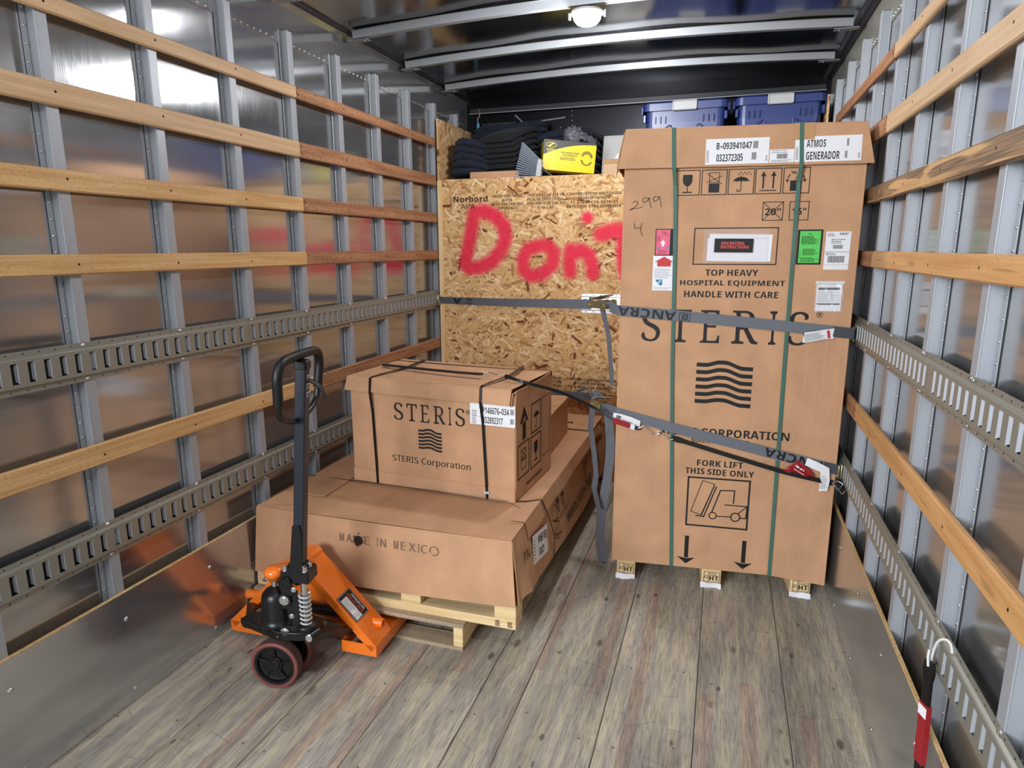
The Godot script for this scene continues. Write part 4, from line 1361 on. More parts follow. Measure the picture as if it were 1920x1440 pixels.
func long_carton() -> void:
	var t := thing("long_carton", "long low brown carton with sagging sides, on the pallet along the left wall", "cardboard box", at(-1.34, 0.2225, -2.26))
	var oy := -0.2225
	var G := func(x: float, y: float, z: float) -> Vector3: return V3(x + 1.34, y + oy, z + 2.26)
	var b := mb()
	b.uo = V(0.3, 0.8)
	var ft := func(u: float) -> Vector3: return G.call(lerpf(-1.945, -0.737, u), 0.4985 - 0.004 * sin(u * PI), -2.268)
	var fb := func(u: float) -> Vector3: return G.call(lerpf(-1.966, -0.715, u), lerpf(0.190, 0.226, u) - 0.006 * sin(u * PI), -2.248)
	for s in 16:
		var a := s / 16.0
		var e := (s + 1) / 16.0
		b.quad(fb.call(a), fb.call(e), ft.call(e), ft.call(a), V3(0, 0, 1))
		b.tube([ft.call(a) + V3(0, -0.004, -0.004), ft.call(e) + V3(0, -0.004, -0.004)], 0.0055, 8, false, false)
	var prof := [[-2.268, 0.226, -0.712], [-2.31, 0.25, -0.692], [-2.36, 0.252, -0.672], [-2.42, 0.225, -0.690], [-2.55, 0.208, -0.700], [-2.82, 0.178, -0.705], [-3.15, 0.150, -0.706], [-3.56, 0.124, -0.707], [-3.80, 0.150, -0.702], [-3.95, 0.178, -0.700], [-4.15, 0.190, -0.69], [-4.27, 0.20, -0.688]]
	var side := func(u: float, v: float) -> Vector3:
		var f := u * (prof.size() - 1)
		var k := mini(int(f), prof.size() - 2)
		var w := f - k
		var z := lerpf(prof[k][0], prof[k + 1][0], w)
		var y := lerpf(prof[k][1], prof[k + 1][1], w)
		var x := lerpf(prof[k][2], prof[k + 1][2], w)
		var tx := -0.741 - 0.006 * u
		var p := V3(lerpf(x, tx, v) + 0.010 * sin(PI * v) * (0.4 + sin(u * 7.0) * 0.3), lerpf(y, 0.4985, v), z)
		return G.call(p.x, p.y, p.z)
	b.surf(44, 8, side, 2.0, 0.3)
	b.surf(20, 12, func(u: float, v: float):
		var p := V3(lerpf(-1.945, -0.739 - 0.006 * v, u), 0.5 - 0.006 * sin(PI * u) * sin(PI * v * 3.0) * 0.4, lerpf(-2.268, -4.27, v))
		return G.call(p.x, p.y, p.z), 1.2, 2.0)
	b.quad(G.call(-1.945, 0.5, -2.268), G.call(-1.945, 0.5, -4.27), G.call(-1.966, 0.2, -4.27), G.call(-1.966, 0.2, -2.26), V3(-1, 0, 0))
	b.quad(G.call(-1.945, 0.5, -4.27), G.call(-0.745, 0.5, -4.27), G.call(-0.70, 0.2, -4.27), G.call(-1.966, 0.2, -4.27), V3(0, 0, -1))
	put("body", b, M.cardboard, t)
	# the sleeve's lid: a turned-down flap along the side and folded strips on top
	var fl := mb()
	fl.uo = V(0.1, 0.1)
	fl.surf(24, 2, func(u: float, v: float):
		var z := lerpf(-2.455, -4.15, u)
		var p := V3(lerpf(-0.722, -0.739, v) + 0.003 * sin(u * 20.0) * (1.0 - v), lerpf(lerpf(0.428, 0.446, u) + 0.003 * sin(u * 31.0), 0.5035, v), z)
		return G.call(p.x, p.y, p.z), 1.7, 0.06)
	fl.surf(24, 2, func(u: float, v: float):
		var z := lerpf(-2.455, -4.15, u)
		return G.call(lerpf(-0.739, -0.90 if u > 0.1 else -0.80, v), 0.5045 - 0.001 * v, z), 1.7, 0.16)
	fl.tube([G.call(-0.7395, 0.5025, -2.455), G.call(-0.742, 0.5025, -3.2), G.call(-0.745, 0.5025, -4.15)], 0.0024, 6)
	put("lid_flap", fl, M.cardboard, t)
	put("lid_flap", mb().box(G.call(-1.83, 0.503, -3.1), V3(0.20, 0.004, 1.3), 0.001, Basis(UP, 0.03)), M.cardboard, t)
	put("far_lid", mb().ab(G.call(-1.94, 0, 0).x, G.call(-0.735, 0, 0).x, 0.2795, 0.290, G.call(0, 0, -4.27).z, G.call(0, 0, -3.92).z, 0.002), M.cardboard, t)
	put("corner_tear", mb().tube([G.call(-0.735, 0.497, -2.270), G.call(-0.725, 0.40, -2.272), G.call(-0.715, 0.31, -2.272), G.call(-0.706, 0.232, -2.268)], 0.0032, 6), M.torn_board, t)
	var cuts := mb()
	for q in [[-0.83, -2.42, -0.745, -2.44], [-0.84, -2.82, -0.75, -2.86], [-1.86, -2.30, -1.80, -2.315], [-0.95, -3.0, -0.83, -3.04]]:
		cuts.tube([G.call(q[0], 0.5002, q[1]), G.call((q[0] + q[2]) * 0.5, 0.502, (q[1] + q[3]) * 0.5 - 0.006), G.call(q[2], 0.5035, q[3])], 0.0022, 6)
	put("slit", cuts, M.torn_board, t).set_meta("kind", "stuff")
	# stencilled words, nearly worn off and set mirror-wise, on the near end
	var k := mb(fr(G.call(-1.34, 0.2225, -2.2485), V3(1, 0, 0), V3(0, 0.06, 1)))
	var X := func(x: float) -> float: return x + 1.34
	for q in [["M", -1.515, -1.495], ["A", -1.482, -1.455], ["E", -1.395, -1.370], ["I", -1.335, -1.329], ["N", -1.318, -1.292], ["M", -1.255, -1.235], ["E", -1.222, -1.203], ["X", -1.185, -1.155], ["I", -1.143, -1.137], ["C", -1.130, -1.102]]:
		k.text(q[0], F.sans, X.call(q[1]), X.call(q[2]), 0.176, 0.212, Z1)
	k.arc(V(X.call(-1.070), 0.192), 0.019, -2.0, 3.6, 0.003, Z1)
	put("worn_lettering", k, M.faded_ink, t)
	var dt := mb(fr(G.call(-1.34, 0.2225, -2.2475), V3(1, 0, 0), V3(0, 0.06, 1)))
	dt.dot(V(X.call(-1.424), 0.189), 0.021, Z1, 20)
	rng.seed = 77
	for q in 60:
		var a := rng.randf() * TAU
		var r := 0.018 + absf(rng.randfn(0, 0.007))
		dt.dot(V(X.call(-1.424) + cos(a) * r, 0.189 + sin(a) * r), rng.randf_range(0.0008, 0.0035), Z1, 6)
	put("paint_blot", dt, M.ink, t)
	# right side printing; x runs away from the door
	var sx := mb(fr(G.call(-0.7125, 0.2225, -2.26), V3(0, 0, -1), V3(1, 0.10, 0)))
	var SY := func(y: float) -> float: return y - 0.2225
	sx.text("PN", F.sans, 0.070, 0.145, SY.call(0.372), SY.call(0.424), 0.027)
	sx.line([V(0.155, SY.call(0.375)), V(0.185, SY.call(0.376))], 0.004, 0.024)
	sx.text("THIS SIDE UP", F.sans, 0.72, 0.945, SY.call(0.300), SY.call(0.326), 0.010)
	for q in [0.70, 0.80]:
		sx.rect(q, q + 0.014, SY.call(0.345), SY.call(0.400), 0.010)
		sx.poly([V(q - 0.014, SY.call(0.395)), V(q + 0.028, SY.call(0.395)), V(q + 0.007, SY.call(0.436))], 0.010)
	sx.text("HANDLE WITH CARE", F.bold, 0.86, 1.50, SY.call(0.222), SY.call(0.276), 0.011)
	sx.arc(V(0.63, SY.call(0.37)), 0.042, 0, TAU, 0.005, 0.010)
	sx.arc(V(0.66, SY.call(0.28)), 0.05, 0.6, PI * 1.9, 0.005, 0.011)
	sx.line([V(0.58, SY.call(0.35)), V(0.70, SY.call(0.30)), V(0.62, SY.call(0.26)), V(0.74, SY.call(0.23))], 0.005, 0.011)
	for q in 3:
		sx.frame(1.32 + q * 0.21, 1.50 + q * 0.21, SY.call(0.285), SY.call(0.405), 0.006, 0.010)
		icon(sx, ["up", "glass", "umbrella"][q], 1.35 + q * 0.21, SY.call(0.288), 0.115, 0.005)
	sx.text("THIS SIDE UP", F.sans, 1.36, 1.52, SY.call(0.250), SY.call(0.268), 0.011)
	put("lettering", sx, M.ink, t)
	var lb := put("part_label", mb(fr(G.call(-0.7125, 0.2225, -2.26), V3(0, 0, -1), V3(1, 0.10, 0))).box(V3(0.335, SY.call(0.345), 0.017), V3(0.23, 0.125, 0.0008), 0.0, Basis(Vector3(0, 0, 1), -0.16)), M.paper, t)
	var lp := mb(fr(G.call(-0.7125, 0.2225, -2.26), V3(0, 0, -1), V3(1, 0.10, 0)) * Transform3D(Basis(Vector3(0, 0, 1), -0.16), V3(0.335, SY.call(0.345), 0.0175)))
	lp.text("P419657–957", F.bold, -0.035, 0.085, 0.008, 0.044, 0.0005)
	lp.text("5124271", F.bold, -0.03, 0.05, -0.046, -0.012, 0.0005)
	barcode(lp, 0.09, 0.105, 0.0, 0.04, 0.0005, 36)
	rows_of_print(lp, -0.105, -0.08, -0.04, 0.04, 6, 0.004, 0.0005, 37)
	put("lettering", lp, M.ink, lb)
	var top := mb(fr(G.call(-1.34, 0.5135, -2.26), V3(1, 0, 0), UP))
	top.text("AMER", F.bold, 0.22, 0.46, 1.76, 1.80, 0.0)
	put("lettering", top, M.ink, t)
	# its black bands
	var s1 := mb()
	s1.ribbon([G.call(-1.95, 0.503, -2.690), G.call(-1.70, 0.505, -2.676), G.call(-1.30, 0.512, -2.655), G.call(-0.90, 0.512, -2.636), G.call(-0.80, 0.506, -2.67), G.call(-0.741, 0.5065, -2.713), G.call(-0.733, 0.498, -2.716), G.call(-0.712, 0.42, -2.745), G.call(-0.692, 0.30, -2.79), G.call(-0.70, 0.18, -2.82)], [V3(0, 0.002, 0.012), V3(0, 0.002, 0.012), V3(0, 0.004, 0.012), V3(0, 0.004, 0.012), V3(0, 0, 0.012), V3(0, 0.003, 0.012), V3(0, 0.003, 0.012), V3(0, 0.003, 0.012), V3(0, 0.003, 0.012), V3(0, 0.003, 0.012)], 0.0012)
	put("black_strapping", s1, M.black_strap, t)
	var s2 := mb()
	s2.ribbon([G.call(-0.90, 0.5065, -3.905), G.call(-0.745, 0.5065, -3.90), G.call(-0.737, 0.498, -3.90), G.call(-0.716, 0.42, -3.92), G.call(-0.692, 0.32, -3.94), G.call(-0.697, 0.20, -3.97)], V3(0, 0.001, 0.012), 0.0012)
	put("black_strapping", s2, M.black_strap, t)

func pallets() -> void:
	var t := thing("wooden_pallet", "new pale pallet carrying the long carton, its block feet and front board showing", "pallet", at(-1.34, 0.1195, -2.26))
	var g := mb()
	for k in 3: put("bottom_board", mb(Transform3D.IDENTITY, 0, V(k * 0.4, 0.05 * k)).ab(-0.627, 0.622, 0.0, 0.041, -0.092 - k * 0.95, 0.0 - k * 0.95, 0.002), M.pine, t)
	for zz in 3:
		for q in [[-0.627, -0.535], [0.108, 0.200], [0.530, 0.622]]:
			put("block", mb(Transform3D.IDENTITY, 2, V(zz * 0.3 + q[0], q[0] * 0.1)).ab(q[0], q[1], 0.0412, 0.100, -0.092 - zz * 0.95, -0.002 - zz * 0.95, 0.002), M.pine, t)
	for k in 3: put("stringer_board", mb(Transform3D.IDENTITY, 2, V(k * 0.2, 0.03 * k)).ab([-0.627, 0.108, 0.530][k], [-0.535, 0.200, 0.622][k], 0.1002, 0.1025, -1.99, -0.001), M.pine, t)
	var pn := mb(Transform3D(Basis.IDENTITY, V3(0, 0, 0.0003)))
	pn.text("82", F.sans, -0.135, -0.105, 0.006, 0.032, Z1)
	pn.arc(V(-0.155, 0.018), 0.006, 0, TAU, 0.0022, Z1, 12)
	pn.line([V(-0.10, 0.009), V(-0.085, 0.008)], 0.0022, Z1)
	put("pen_mark", pn, M.ink, t)
	var sm := mb(Transform3D(Basis.IDENTITY, V3(0, 0, 0.0003)))
	for q in [[0.535, 0.018], [0.588, 0.014]]:
		rows_of_print(sm, q[0], q[0] + 0.022, 0.008, 0.034, 6, 0.003, Z1, int(q[0] * 100))
	put("stamp", sm, M.stamp_ink, t)
	var u := thing("wooden_pallet", "worn gray-brown pallet on the floor, undermost, with the jack's forks in it", "pallet", at(-1.45, 0, -2.228))
	for k in 3: put("bottom_board", mb(Transform3D.IDENTITY, 0, V(k * 0.37, 0.02 + k * 0.05)).ab(-0.505, 0.512, 0.0, 0.0155, -0.10 - k * 0.42, 0.0 - k * 0.42, 0.002), M.gray_pallet_wood, u)
	for q in [[-0.52, -0.485], [-0.03, 0.012], [0.470, 0.512]]:
		put("stringer", mb(Transform3D.IDENTITY, 2, V(q[0], 0.06 + q[0] * 0.05)).ab(q[0], q[1], 0.0157, 0.1005, -1.0, -0.003, 0.002), M.pine, u)
	for k in 6:
		var z := -0.002 - k * 0.165
		var bb := put("top_board", mb(Transform3D.IDENTITY, 0, V(k * 0.51, k * 0.043)).ab(-0.518, 0.515, 0.1007, 0.1185, z - (0.135 if k == 0 else 0.10), z, 0.002), M.gray_pallet_wood, u)
		var na := mb()
		for x in [-0.50, -0.01, 0.488, 0.496]: na.cyl(V3(x, 0.118, z - 0.035), V3(x, 0.119, z - 0.035), 0.004, -1, 8)
		put("nail", na, M.hole_black, bb)

# ---------------------------------------------------------------- the pallet jack
func wheel_part(parent: Node, z0: float, z1: float) -> void:
	# a wide roller on the z axle, its outer face at z1
	var r := 0.095
	var f := Transform3D(Basis(V3(1, 0, 0), PI / 2), V3(0, r, 0))  # lathe axis to +z
	var b := mb()
	b.lathe([V(r - 0.014, z1 - 0.002), V(r - 0.007, z1), V(r - 0.002, z1 - 0.003), V(r, z1 - 0.007)], f, 48, true)
	b.lathe([V(r, z0 + 0.007), V(r - 0.002, z0 + 0.003), V(r - 0.007, z0), V(r - 0.014, z0 + 0.002)], f, 48, true)
	b.lathe([V(r, z1 - 0.007), V(r, z0 + 0.007)], f, 48)
	var w := put("wheel", b, M.tread, parent)
	var t := mb()
	t.lathe([V(r - 0.016, z1 - 0.0035), V(r - 0.007, z1 + 0.0006), V(r - 0.0025, z1 - 0.002), V(r - 0.0008, z1 - 0.005)], f, 48, true)
	t.lathe([V(r - 0.0008, z0 + 0.005), V(r - 0.0025, z0 + 0.002), V(r - 0.007, z0 - 0.0006), V(r - 0.016, z0 + 0.0035)], f, 48, true)
	put("tyre_rim", t, M.tyre, w)
	var h := mb()
	h.lathe([V(0.0, z1 - 0.004), V(0.017, z1 - 0.004), V(0.020, z1 - 0.007), V(0.021, z1 - 0.010), V(0.027, z1 - 0.010), V(0.029, z1 - 0.013), V(0.029, z1 - 0.018), V(0.058, z1 - 0.018), V(0.066, z1 - 0.016), V(0.070, z1 - 0.004), V(0.081, z1 - 0.003)], f, 40)
	h.lathe([V(0.081, z0 + 0.003), V(0.070, z0 + 0.004), V(0.064, z0 + 0.016), V(0.0, z0 + 0.016)], f, 40)
	for k in 5:
		var a := 0.32 + TAU * k / 5.0
		var c := V3(cos(a) * 0.048, r + sin(a) * 0.048, z1 - 0.014)
		h.box(c, V3(0.044, 0.0055, 0.009), 0.0015, Basis(V3(0, 0, 1), a))
	put("hub", h, M.black_plastic, w)

func round_bar(b: MB, a: Vector3, e: Vector3, w: float, h: float, side: Vector3) -> void:
	# a flat bar from a to e, h thick along side
	var d := (e - a).normalized()
	var u := side.cross(d).normalized()
	b.box((a + e) * 0.5, V3((e - a).length(), w, h), minf(w, h) * 0.18, Basis(d, u, d.cross(u)))

func bolt_at(parent: Node, c: Vector3, n: Vector3, r := 0.010, l := 0.006) -> void:
	var d := n.normalized()
	var b := mb()
	b.cyl(c, c + d * l, r, r * 0.94, 6)
	b.cyl(c, c + d * 0.0015, r * 1.3, -1, 14)
	put("bolt", b, M.bright_steel, parent)

func pallet_jack() -> void:
	var t := thing("pallet_jack", "orange and black hand pallet jack standing by the left wall, handle upright", "pallet jack", at(-1.586, 0, -2.045, deg_to_rad(1.5)))
	# forks: open boxes of folded sheet
	for s in [-1, 1]:
		var b := mb()
		var x0 := 0.190 if s > 0 else -0.347
		var x1 := 0.347 if s > 0 else -0.190
		var y0 := 0.024
		var y1 := 0.074
		b.ab(x0, x1, y0, y1, -0.006, 0.0, 0.0015)
		b.ab(x0, x0 + 0.005, y0, y1, -0.90, -0.001, 0.001)
		b.ab(x1 - 0.005, x1, y0, y1, -0.90, -0.001, 0.001)
		b.ab(x0, x1, y1 - 0.005, y1 + 0.001, -0.98, -0.15, 0.001)
		b.ab(x0 + 0.03, x1 - 0.03, y0 + 0.01, y1, -1.02, -0.90, 0.02)
		put("fork", b, M.orange_paint, t)
		put("push_rod", mb().cyl(V3((x0 + x1) * 0.5, 0.05, -0.12), V3((x0 + x1) * 0.5, 0.045, -0.8), 0.012, -1, 12), M.black_paint, t)
		var lr := mb()
		lr.cyl(V3((x0 + x1) * 0.5 - 0.03, 0.040, -0.84), V3((x0 + x1) * 0.5 + 0.03, 0.040, -0.84), 0.0375, -1, 24)
		put("load_roller", lr, M.tyre, t)
		# small roller seen in the open heel of the fork
		var hr := mb()
		hr.cyl(V3(x0 + 0.04, 0.052, -0.07), V3(x1 - 0.04, 0.052, -0.07), 0.014, -1, 14)
		put("heel_pin", hr, M.bright_steel, t)
	# sloping legs of the A frame: a wide sheet with lips turned in, ridge rounded
	var rp := []   # right half profile, from the foot to the ridge
	rp.append(V(0.347, 0.070))
	rp.append(V(0.042, 0.375))
	for k in 5:
		var a := (PI / 4) + (PI / 4) * k / 4.0
		rp.append(V(0.0 + cos(a) * 0.052, 0.352 + sin(a) * 0.052))
	var full := rp.duplicate()
	for k in range(rp.size() - 1, -1, -1): full.append(V(-rp[k].x, rp[k].y))
	for side in 2:
		var f := mb()
		var pts := []
		for k in rp.size(): pts.append(V(rp[k].x if side == 0 else -rp[k].x, rp[k].y))
		for k in pts.size() - 1:
			var p: Vector2 = pts[k]
			var q: Vector2 = pts[k + 1]
			var d := (q - p).normalized()
			var nn := V(d.y, -d.x) if side == 0 else V(-d.y, d.x)
			if nn.y < 0: nn = -nn
			var th := nn * 0.005
			var z1 := 0.0
			var z0 := -0.138
			var lip := nn * 0.034
			# top and under sides
			f.quad(V3(p.x, p.y, z0), V3(p.x, p.y, z1), V3(q.x, q.y, z1), V3(q.x, q.y, z0), V3(nn.x, nn.y, 0))
			f.quad(V3(p.x - th.x, p.y - th.y, z0), V3(p.x - th.x, p.y - th.y, z1), V3(q.x - th.x, q.y - th.y, z1), V3(q.x - th.x, q.y - th.y, z0), -V3(nn.x, nn.y, 0))
			for e in [[z1, 1.0], [z0, -1.0]]:
				f.quad(V3(p.x, p.y, e[0]), V3(q.x, q.y, e[0]), V3(q.x - lip.x, q.y - lip.y, e[0]), V3(p.x - lip.x, p.y - lip.y, e[0]), V3(0, 0, e[1]))
				f.quad(V3(p.x, p.y, e[0] - e[1] * 0.005), V3(q.x, q.y, e[0] - e[1] * 0.005), V3(q.x - lip.x, q.y - lip.y, e[0] - e[1] * 0.005), V3(p.x - lip.x, p.y - lip.y, e[0] - e[1] * 0.005), V3(0, 0, -e[1]))
				f.cyl(V3(p.x - nn.x * 0.004, p.y - nn.y * 0.004, e[0] - e[1] * 0.0035), V3(q.x - nn.x * 0.004, q.y - nn.y * 0.004, e[0] - e[1] * 0.0035), 0.0045, -1, 8, false)
		if side == 0: f.box(V3(0.30, 0.0745, -0.125), V3(0.09, 0.004, 0.02), 0.001)
		put("frame_leg", f, M.orange_paint, t)
	# sticker on the right leg
	var sn := V3(1, 0.983, 0).normalized()
	var sf := fr(V3(0.347, 0.070, 0) + sn * 0.0006, V3(0, 0, -1), sn)   # x away from the door, y up the slope
	var lb := mb(sf)
	lb.box(V3(0.058, 0.186, 0.0004), V3(0.096, 0.126, 0.0008))
	var st := put("warning_sticker", lb, M.ink, t)
	# its lettering runs down the slope
	var lt := fr(V3(0.347, 0.070, 0) + sn * 0.0016, -V3(-1, 1.018, 0).normalized(), sn)
	var X := func(u: float) -> float: return -u
	var sp := mb(lt)
	sp.box(V3(X.call(0.180), 0.040, 0.0), V3(0.100, 0.042, 0.0006))
	put("white_field", sp, M.paper, st)
	var w1 := mb(lt)
	w1.text("FRANKLIN", F.bold, X.call(0.222), X.call(0.142), 0.085, 0.097, 0.0005)
	w1.frame(X.call(0.246), X.call(0.126), 0.0125, 0.1035, 0.0012, 0.0005)
	put("lettering", w1, M.paper, st)
	var w2 := mb(lt)
	w2.text("PALLET JACK", F.bold, X.call(0.232), X.call(0.136), 0.066, 0.080, 0.0005)
	put("red_lettering", w2, mat("sticker_red", Color8(236, 92, 50), 0.4), st)
	var w3 := mb(lt)
	rows_of_print(w3, X.call(0.226), X.call(0.160), 0.024, 0.056, 6, 0.0022, 0.0008, 40)
	w3.line([V(X.call(0.154), 0.020), V(X.call(0.154), 0.060)], 0.0012, 0.0008)
	rows_of_print(w3, X.call(0.150), X.call(0.134), 0.024, 0.056, 4, 0.003, 0.0008, 41)
	put("small_print", w3, M.gray_ink, st)
	# tube stub on the right leg
	var pb := mb()
	pb.lathe([V(0.0, -0.03), V(0.019, -0.03), V(0.019, 0.030), V(0.016, 0.032), V(0.0145, 0.030), V(0.0145, 0.0), V(0, 0.0)], Transform3D(Basis(V3(0, 0, 1), -PI / 2), V3(0.300, 0.116, -0.098)), 24)
	put("tube_stub", pb, M.orange_paint, t)
	put("tube_stub", mb().lathe([V(0.0, -0.03), V(0.021, -0.03), V(0.021, 0.045), V(0.016, 0.045), V(0, 0.02)], Transform3D(Basis(V3(0, 0, 1), PI / 2), V3(-0.275, 0.150, -0.092)), 24), M.orange_paint, t)
	# cross members
	put("rear_panel", mb().extr([V(-0.30, 0.085), V(0.30, 0.085), V(0.13, 0.262), V(-0.13, 0.262)], -0.142, -0.137), M.orange_paint, t)
	var cm := mb(Transform3D(Basis(V3(1, 0, 0), PI / 2), V3(0, 0.066, 0)))
	var cp := [V(-0.20, -0.02), V(-0.20, -0.17), V(0.20, -0.17), V(0.20, -0.02)]
	for k in 9:
		var a := PI * k / 8.0
		cp.append(V(0.17 * cos(a), -0.04 - 0.10 * sin(a)))
	cm.extr(cp, -0.004, 0.0)
	put("cross_plate", cm, M.orange_paint, t)
	put("cross_tube", mb().cyl(V3(-0.235, 0.140, -0.085), V3(0.235, 0.140, -0.085), 0.022, -1, 18), M.black_paint, t)
	# head over the pump
	var hd := mb()
	hd.extr([V(-0.052, 0.375), V(-0.030, 0.400), V(0.030, 0.400), V(0.052, 0.375), V(0.040, 0.365), V(-0.040, 0.365)], -0.02, 0.015)
	hd.surf(12, 8, func(u: float, v: float):
		var z := lerpf(-0.06, 0.165, u)
		var w := lerpf(0.052, 0.038, u)
		var a := PI * v
		return V3(0.028 * u + cos(a) * w, lerpf(0.372, 0.428, u) + sin(a) * 0.032, z))
	hd.lathe([V(0, 0.462), V(0.024, 0.460), V(0.036, 0.450), V(0.038, 0.438), V(0.036, 0.428), V(0.026, 0.424), V(0.024, 0.410), V(0, 0.410)], at(0.030, 0, 0.171), 28, true)
	put("frame_head", hd, M.orange_paint, t)
	bolt_at(t, V3(0.006, 0.416, 0.193), V3(-0.3, 0, 1), 0.0075, 0.01)
	# pump and steering unit, swung round on its king pin
	var S := Transform3D(Basis(UP, deg_to_rad(8.5)), V3(0.0416, 0, 0.171))
	var n := Node3D.new()
	n.name = "steering_unit"
	n.transform = S
	t.add_child(n)
	wheel_part(n, 0.030, 0.080)
	wheel_part(n, -0.080, -0.030)
	var yk := mb()
	yk.cyl(V3(0, 0.095, -0.07), V3(0, 0.095, 0.07), 0.013, -1, 14)
	yk.box(V3(0, 0.115, 0), V3(0.056, 0.07, 0.050), 0.008)
	yk.cyl(V3(0, 0.14, 0), V3(0, 0.215, 0), 0.036, 0.034, 24)
	put("wheel_yoke", yk, M.black_paint, n)
	var pm := mb()
	pm.lathe([V(0, 0.384), V(0.014, 0.384), V(0.020, 0.378), V(0.038, 0.370), V(0.049, 0.356), V(0.054, 0.338), V(0.055, 0.262), V(0.057, 0.252), V(0.061, 0.248), V(0.061, 0.224), V(0, 0.224)], at(-0.012, 0, 0), 36, true)
	pm.box(V3(0.05, 0.236, 0.01), V3(0.10, 0.024, 0.085), 0.006)
	put("pump_body", pm, M.black_paint, n)
	put("piston_rod", mb().cyl(V3(-0.012, 0.385, 0), V3(-0.012, 0.425, 0), 0.013, -1, 18), M.bright_steel, n)
	put("base_ring", mb().cyl(V3(-0.012, 0.212, 0), V3(-0.012, 0.223, 0), 0.050, -1, 30), M.bright_steel, n)
	# bracket between pump and handle
	var br := mb()
	br.box(V3(0.088, 0.442, 0.0), V3(0.112, 0.050, 0.082), 0.006)
	br.box(V3(0.058, 0.405, 0.046), V3(0.052, 0.075, 0.014), 0.005, Basis(V3(0, 0, 1), 0.35))
	br.box(V3(0.058, 0.405, -0.046), V3(0.052, 0.075, 0.014), 0.005, Basis(V3(0, 0, 1), 0.35))
	br.cyl(V3(0.050, 0.358, 0.040), V3(0.050, 0.358, 0.056), 0.026, -1, 24)
	br.box(V3(0.064, 0.31, 0.034), V3(0.03, 0.09, 0.016), 0.004)
	br.extr([V(0.070, 0.245), V(0.105, 0.245), V(0.100, 0.34), V(0.094, 0.392), V(0.074, 0.392), V(0.080, 0.34)], 0.034, 0.048)
	br.box(V3(0.05, 0.325, 0.03), V3(0.05, 0.03, 0.02), 0.004)
	put("bracket", br, M.black_paint, n)
	for q in [[0.050, 0.358, 0.056, 0.0145], [0.088, 0.402, 0.051, 0.008], [0.072, 0.292, 0.048, 0.0075], [0.044, 0.228, 0.056, 0.0135]]:
		bolt_at(n, V3(q[0], q[1], q[2]), V3(0, 0, 1), q[3])
	for q in [[0.050, 0.030], [0.126, -0.010], [0.126, 0.030]]:
		put("cap_screw", mb().lathe([V(0, 0.016), V(0.0045, 0.016), V(0.0045, 0.013), V(0.0085, 0.0165), V(0.0095, 0.0155), V(0.0095, 0.0), V(0.011, 0.0), V(0.011, -0.002)], at(q[0], 0.468, q[1]), 16), M.bright_steel, n)
	var sp2 := []
	for k in 7 * 14 + 1:
		var a := TAU * k / 14.0
		sp2.append(V3(0.118 + cos(a) * 0.020, 0.258 + 0.125 * k / 98.0, 0.030 + sin(a) * 0.020))
	put("spring", mb().tube(sp2, 0.0042, 7), M.gray_plastic, n)
	put("spring_rod", mb().cyl(V3(0.118, 0.25, 0.030), V3(0.118, 0.425, 0.030), 0.011, -1, 14), M.bright_steel, n)
	put("spring_seat", mb().lathe([V(0, 0.256), V(0.030, 0.256), V(0.036, 0.250), V(0.036, 0.238), V(0.026, 0.224), V(0, 0.222)], at(0.118, 0, 0.030), 26, true), M.black_paint, n)
	# rocker plate with its two ears
	var rk := mb(Transform3D(Basis(V3(1, 0, 0), PI / 2), V3(0, 0.230, 0)))   # plan: x, y -> z
	rk.extr([V(-0.155, -0.045), V(-0.155, 0.004), V(-0.12, 0.012), V(-0.07, 0.032), V(-0.01, 0.056), V(0.03, 0.062), V(0.085, 0.062), V(0.140, 0.052), V(0.152, 0.020), V(0.150, -0.045), V(0.10, -0.06), V(-0.10, -0.06)], -0.004, 0.032)
	var rocker := put("rocker_plate", rk, M.black_paint, n)
	var rim := mb()
	var rpts := [V(-0.155, 0.004), V(-0.12, 0.012), V(-0.07, 0.032), V(-0.01, 0.056), V(0.03, 0.062), V(0.085, 0.062), V(0.140, 0.052), V(0.152, 0.020)]
	var rt := []
	for p in rpts: rt.append(V3(p.x, 0.228, p.y))
	rim.tube(rt, 0.006, 8)
	put("rocker_rim", rim, M.black_paint, n)
	put("grease_nipple", mb().cyl(V3(0.02, 0.216, 0.062), V3(0.02, 0.216, 0.072), 0.004, 0.003, 10), M.yellow_zinc, n)
	# links out to the forks
	var lk := mb()
	round_bar(lk, V3(0.196, 0.212, 0.185), V3(0.228, 0.118, -0.01), 0.036, 0.030, V3(0.3, 1, 0))
	round_bar(lk, V3(0.225, 0.118, 0.0), V3(0.252, 0.095, -0.11), 0.034, 0.022, V3(1, 0.2, 0))
	lk.cyl(V3(0.188, 0.212, 0.205), V3(0.196, 0.212, 0.165), 0.022, -1, 20)
	lk.box(V3(0.178, 0.214, 0.178), V3(0.05, 0.034, 0.05), 0.008)
	put("lift_link", lk, M.black_paint, t)
	bolt_at(t, V3(0.189, 0.212, 0.206), V3(0.25, 0, 1), 0.0125)
	var lk2 := mb()
	round_bar(lk2, V3(-0.115, 0.20, 0.155), V3(-0.27, 0.15, -0.05), 0.034, 0.022, V3(0.1, 1, 0))
	lk2.cyl(V3(-0.135, 0.198, 0.17), V3(-0.118, 0.198, 0.13), 0.020, -1, 18)
	put("lift_link", lk2, M.black_paint, t)
	# handle: square tube leaning along x, loop grip across the axle
	var p0 := V3(0.093, 0.462, 0.0)
	var p1 := V3(0.160, 1.250, 0.0)
	var hx := (p1 - p0).normalized()
	var hb := Basis(hx.cross(V3(0, 0, 1)).normalized(), hx, V3(0, 0, 1))
	var sh := mb()
	sh.box((p0 + p1) * 0.5, V3(0.040, (p1 - p0).length(), 0.040), 0.004, hb)
	put("handle_shaft", sh, M.slate_paint, n)
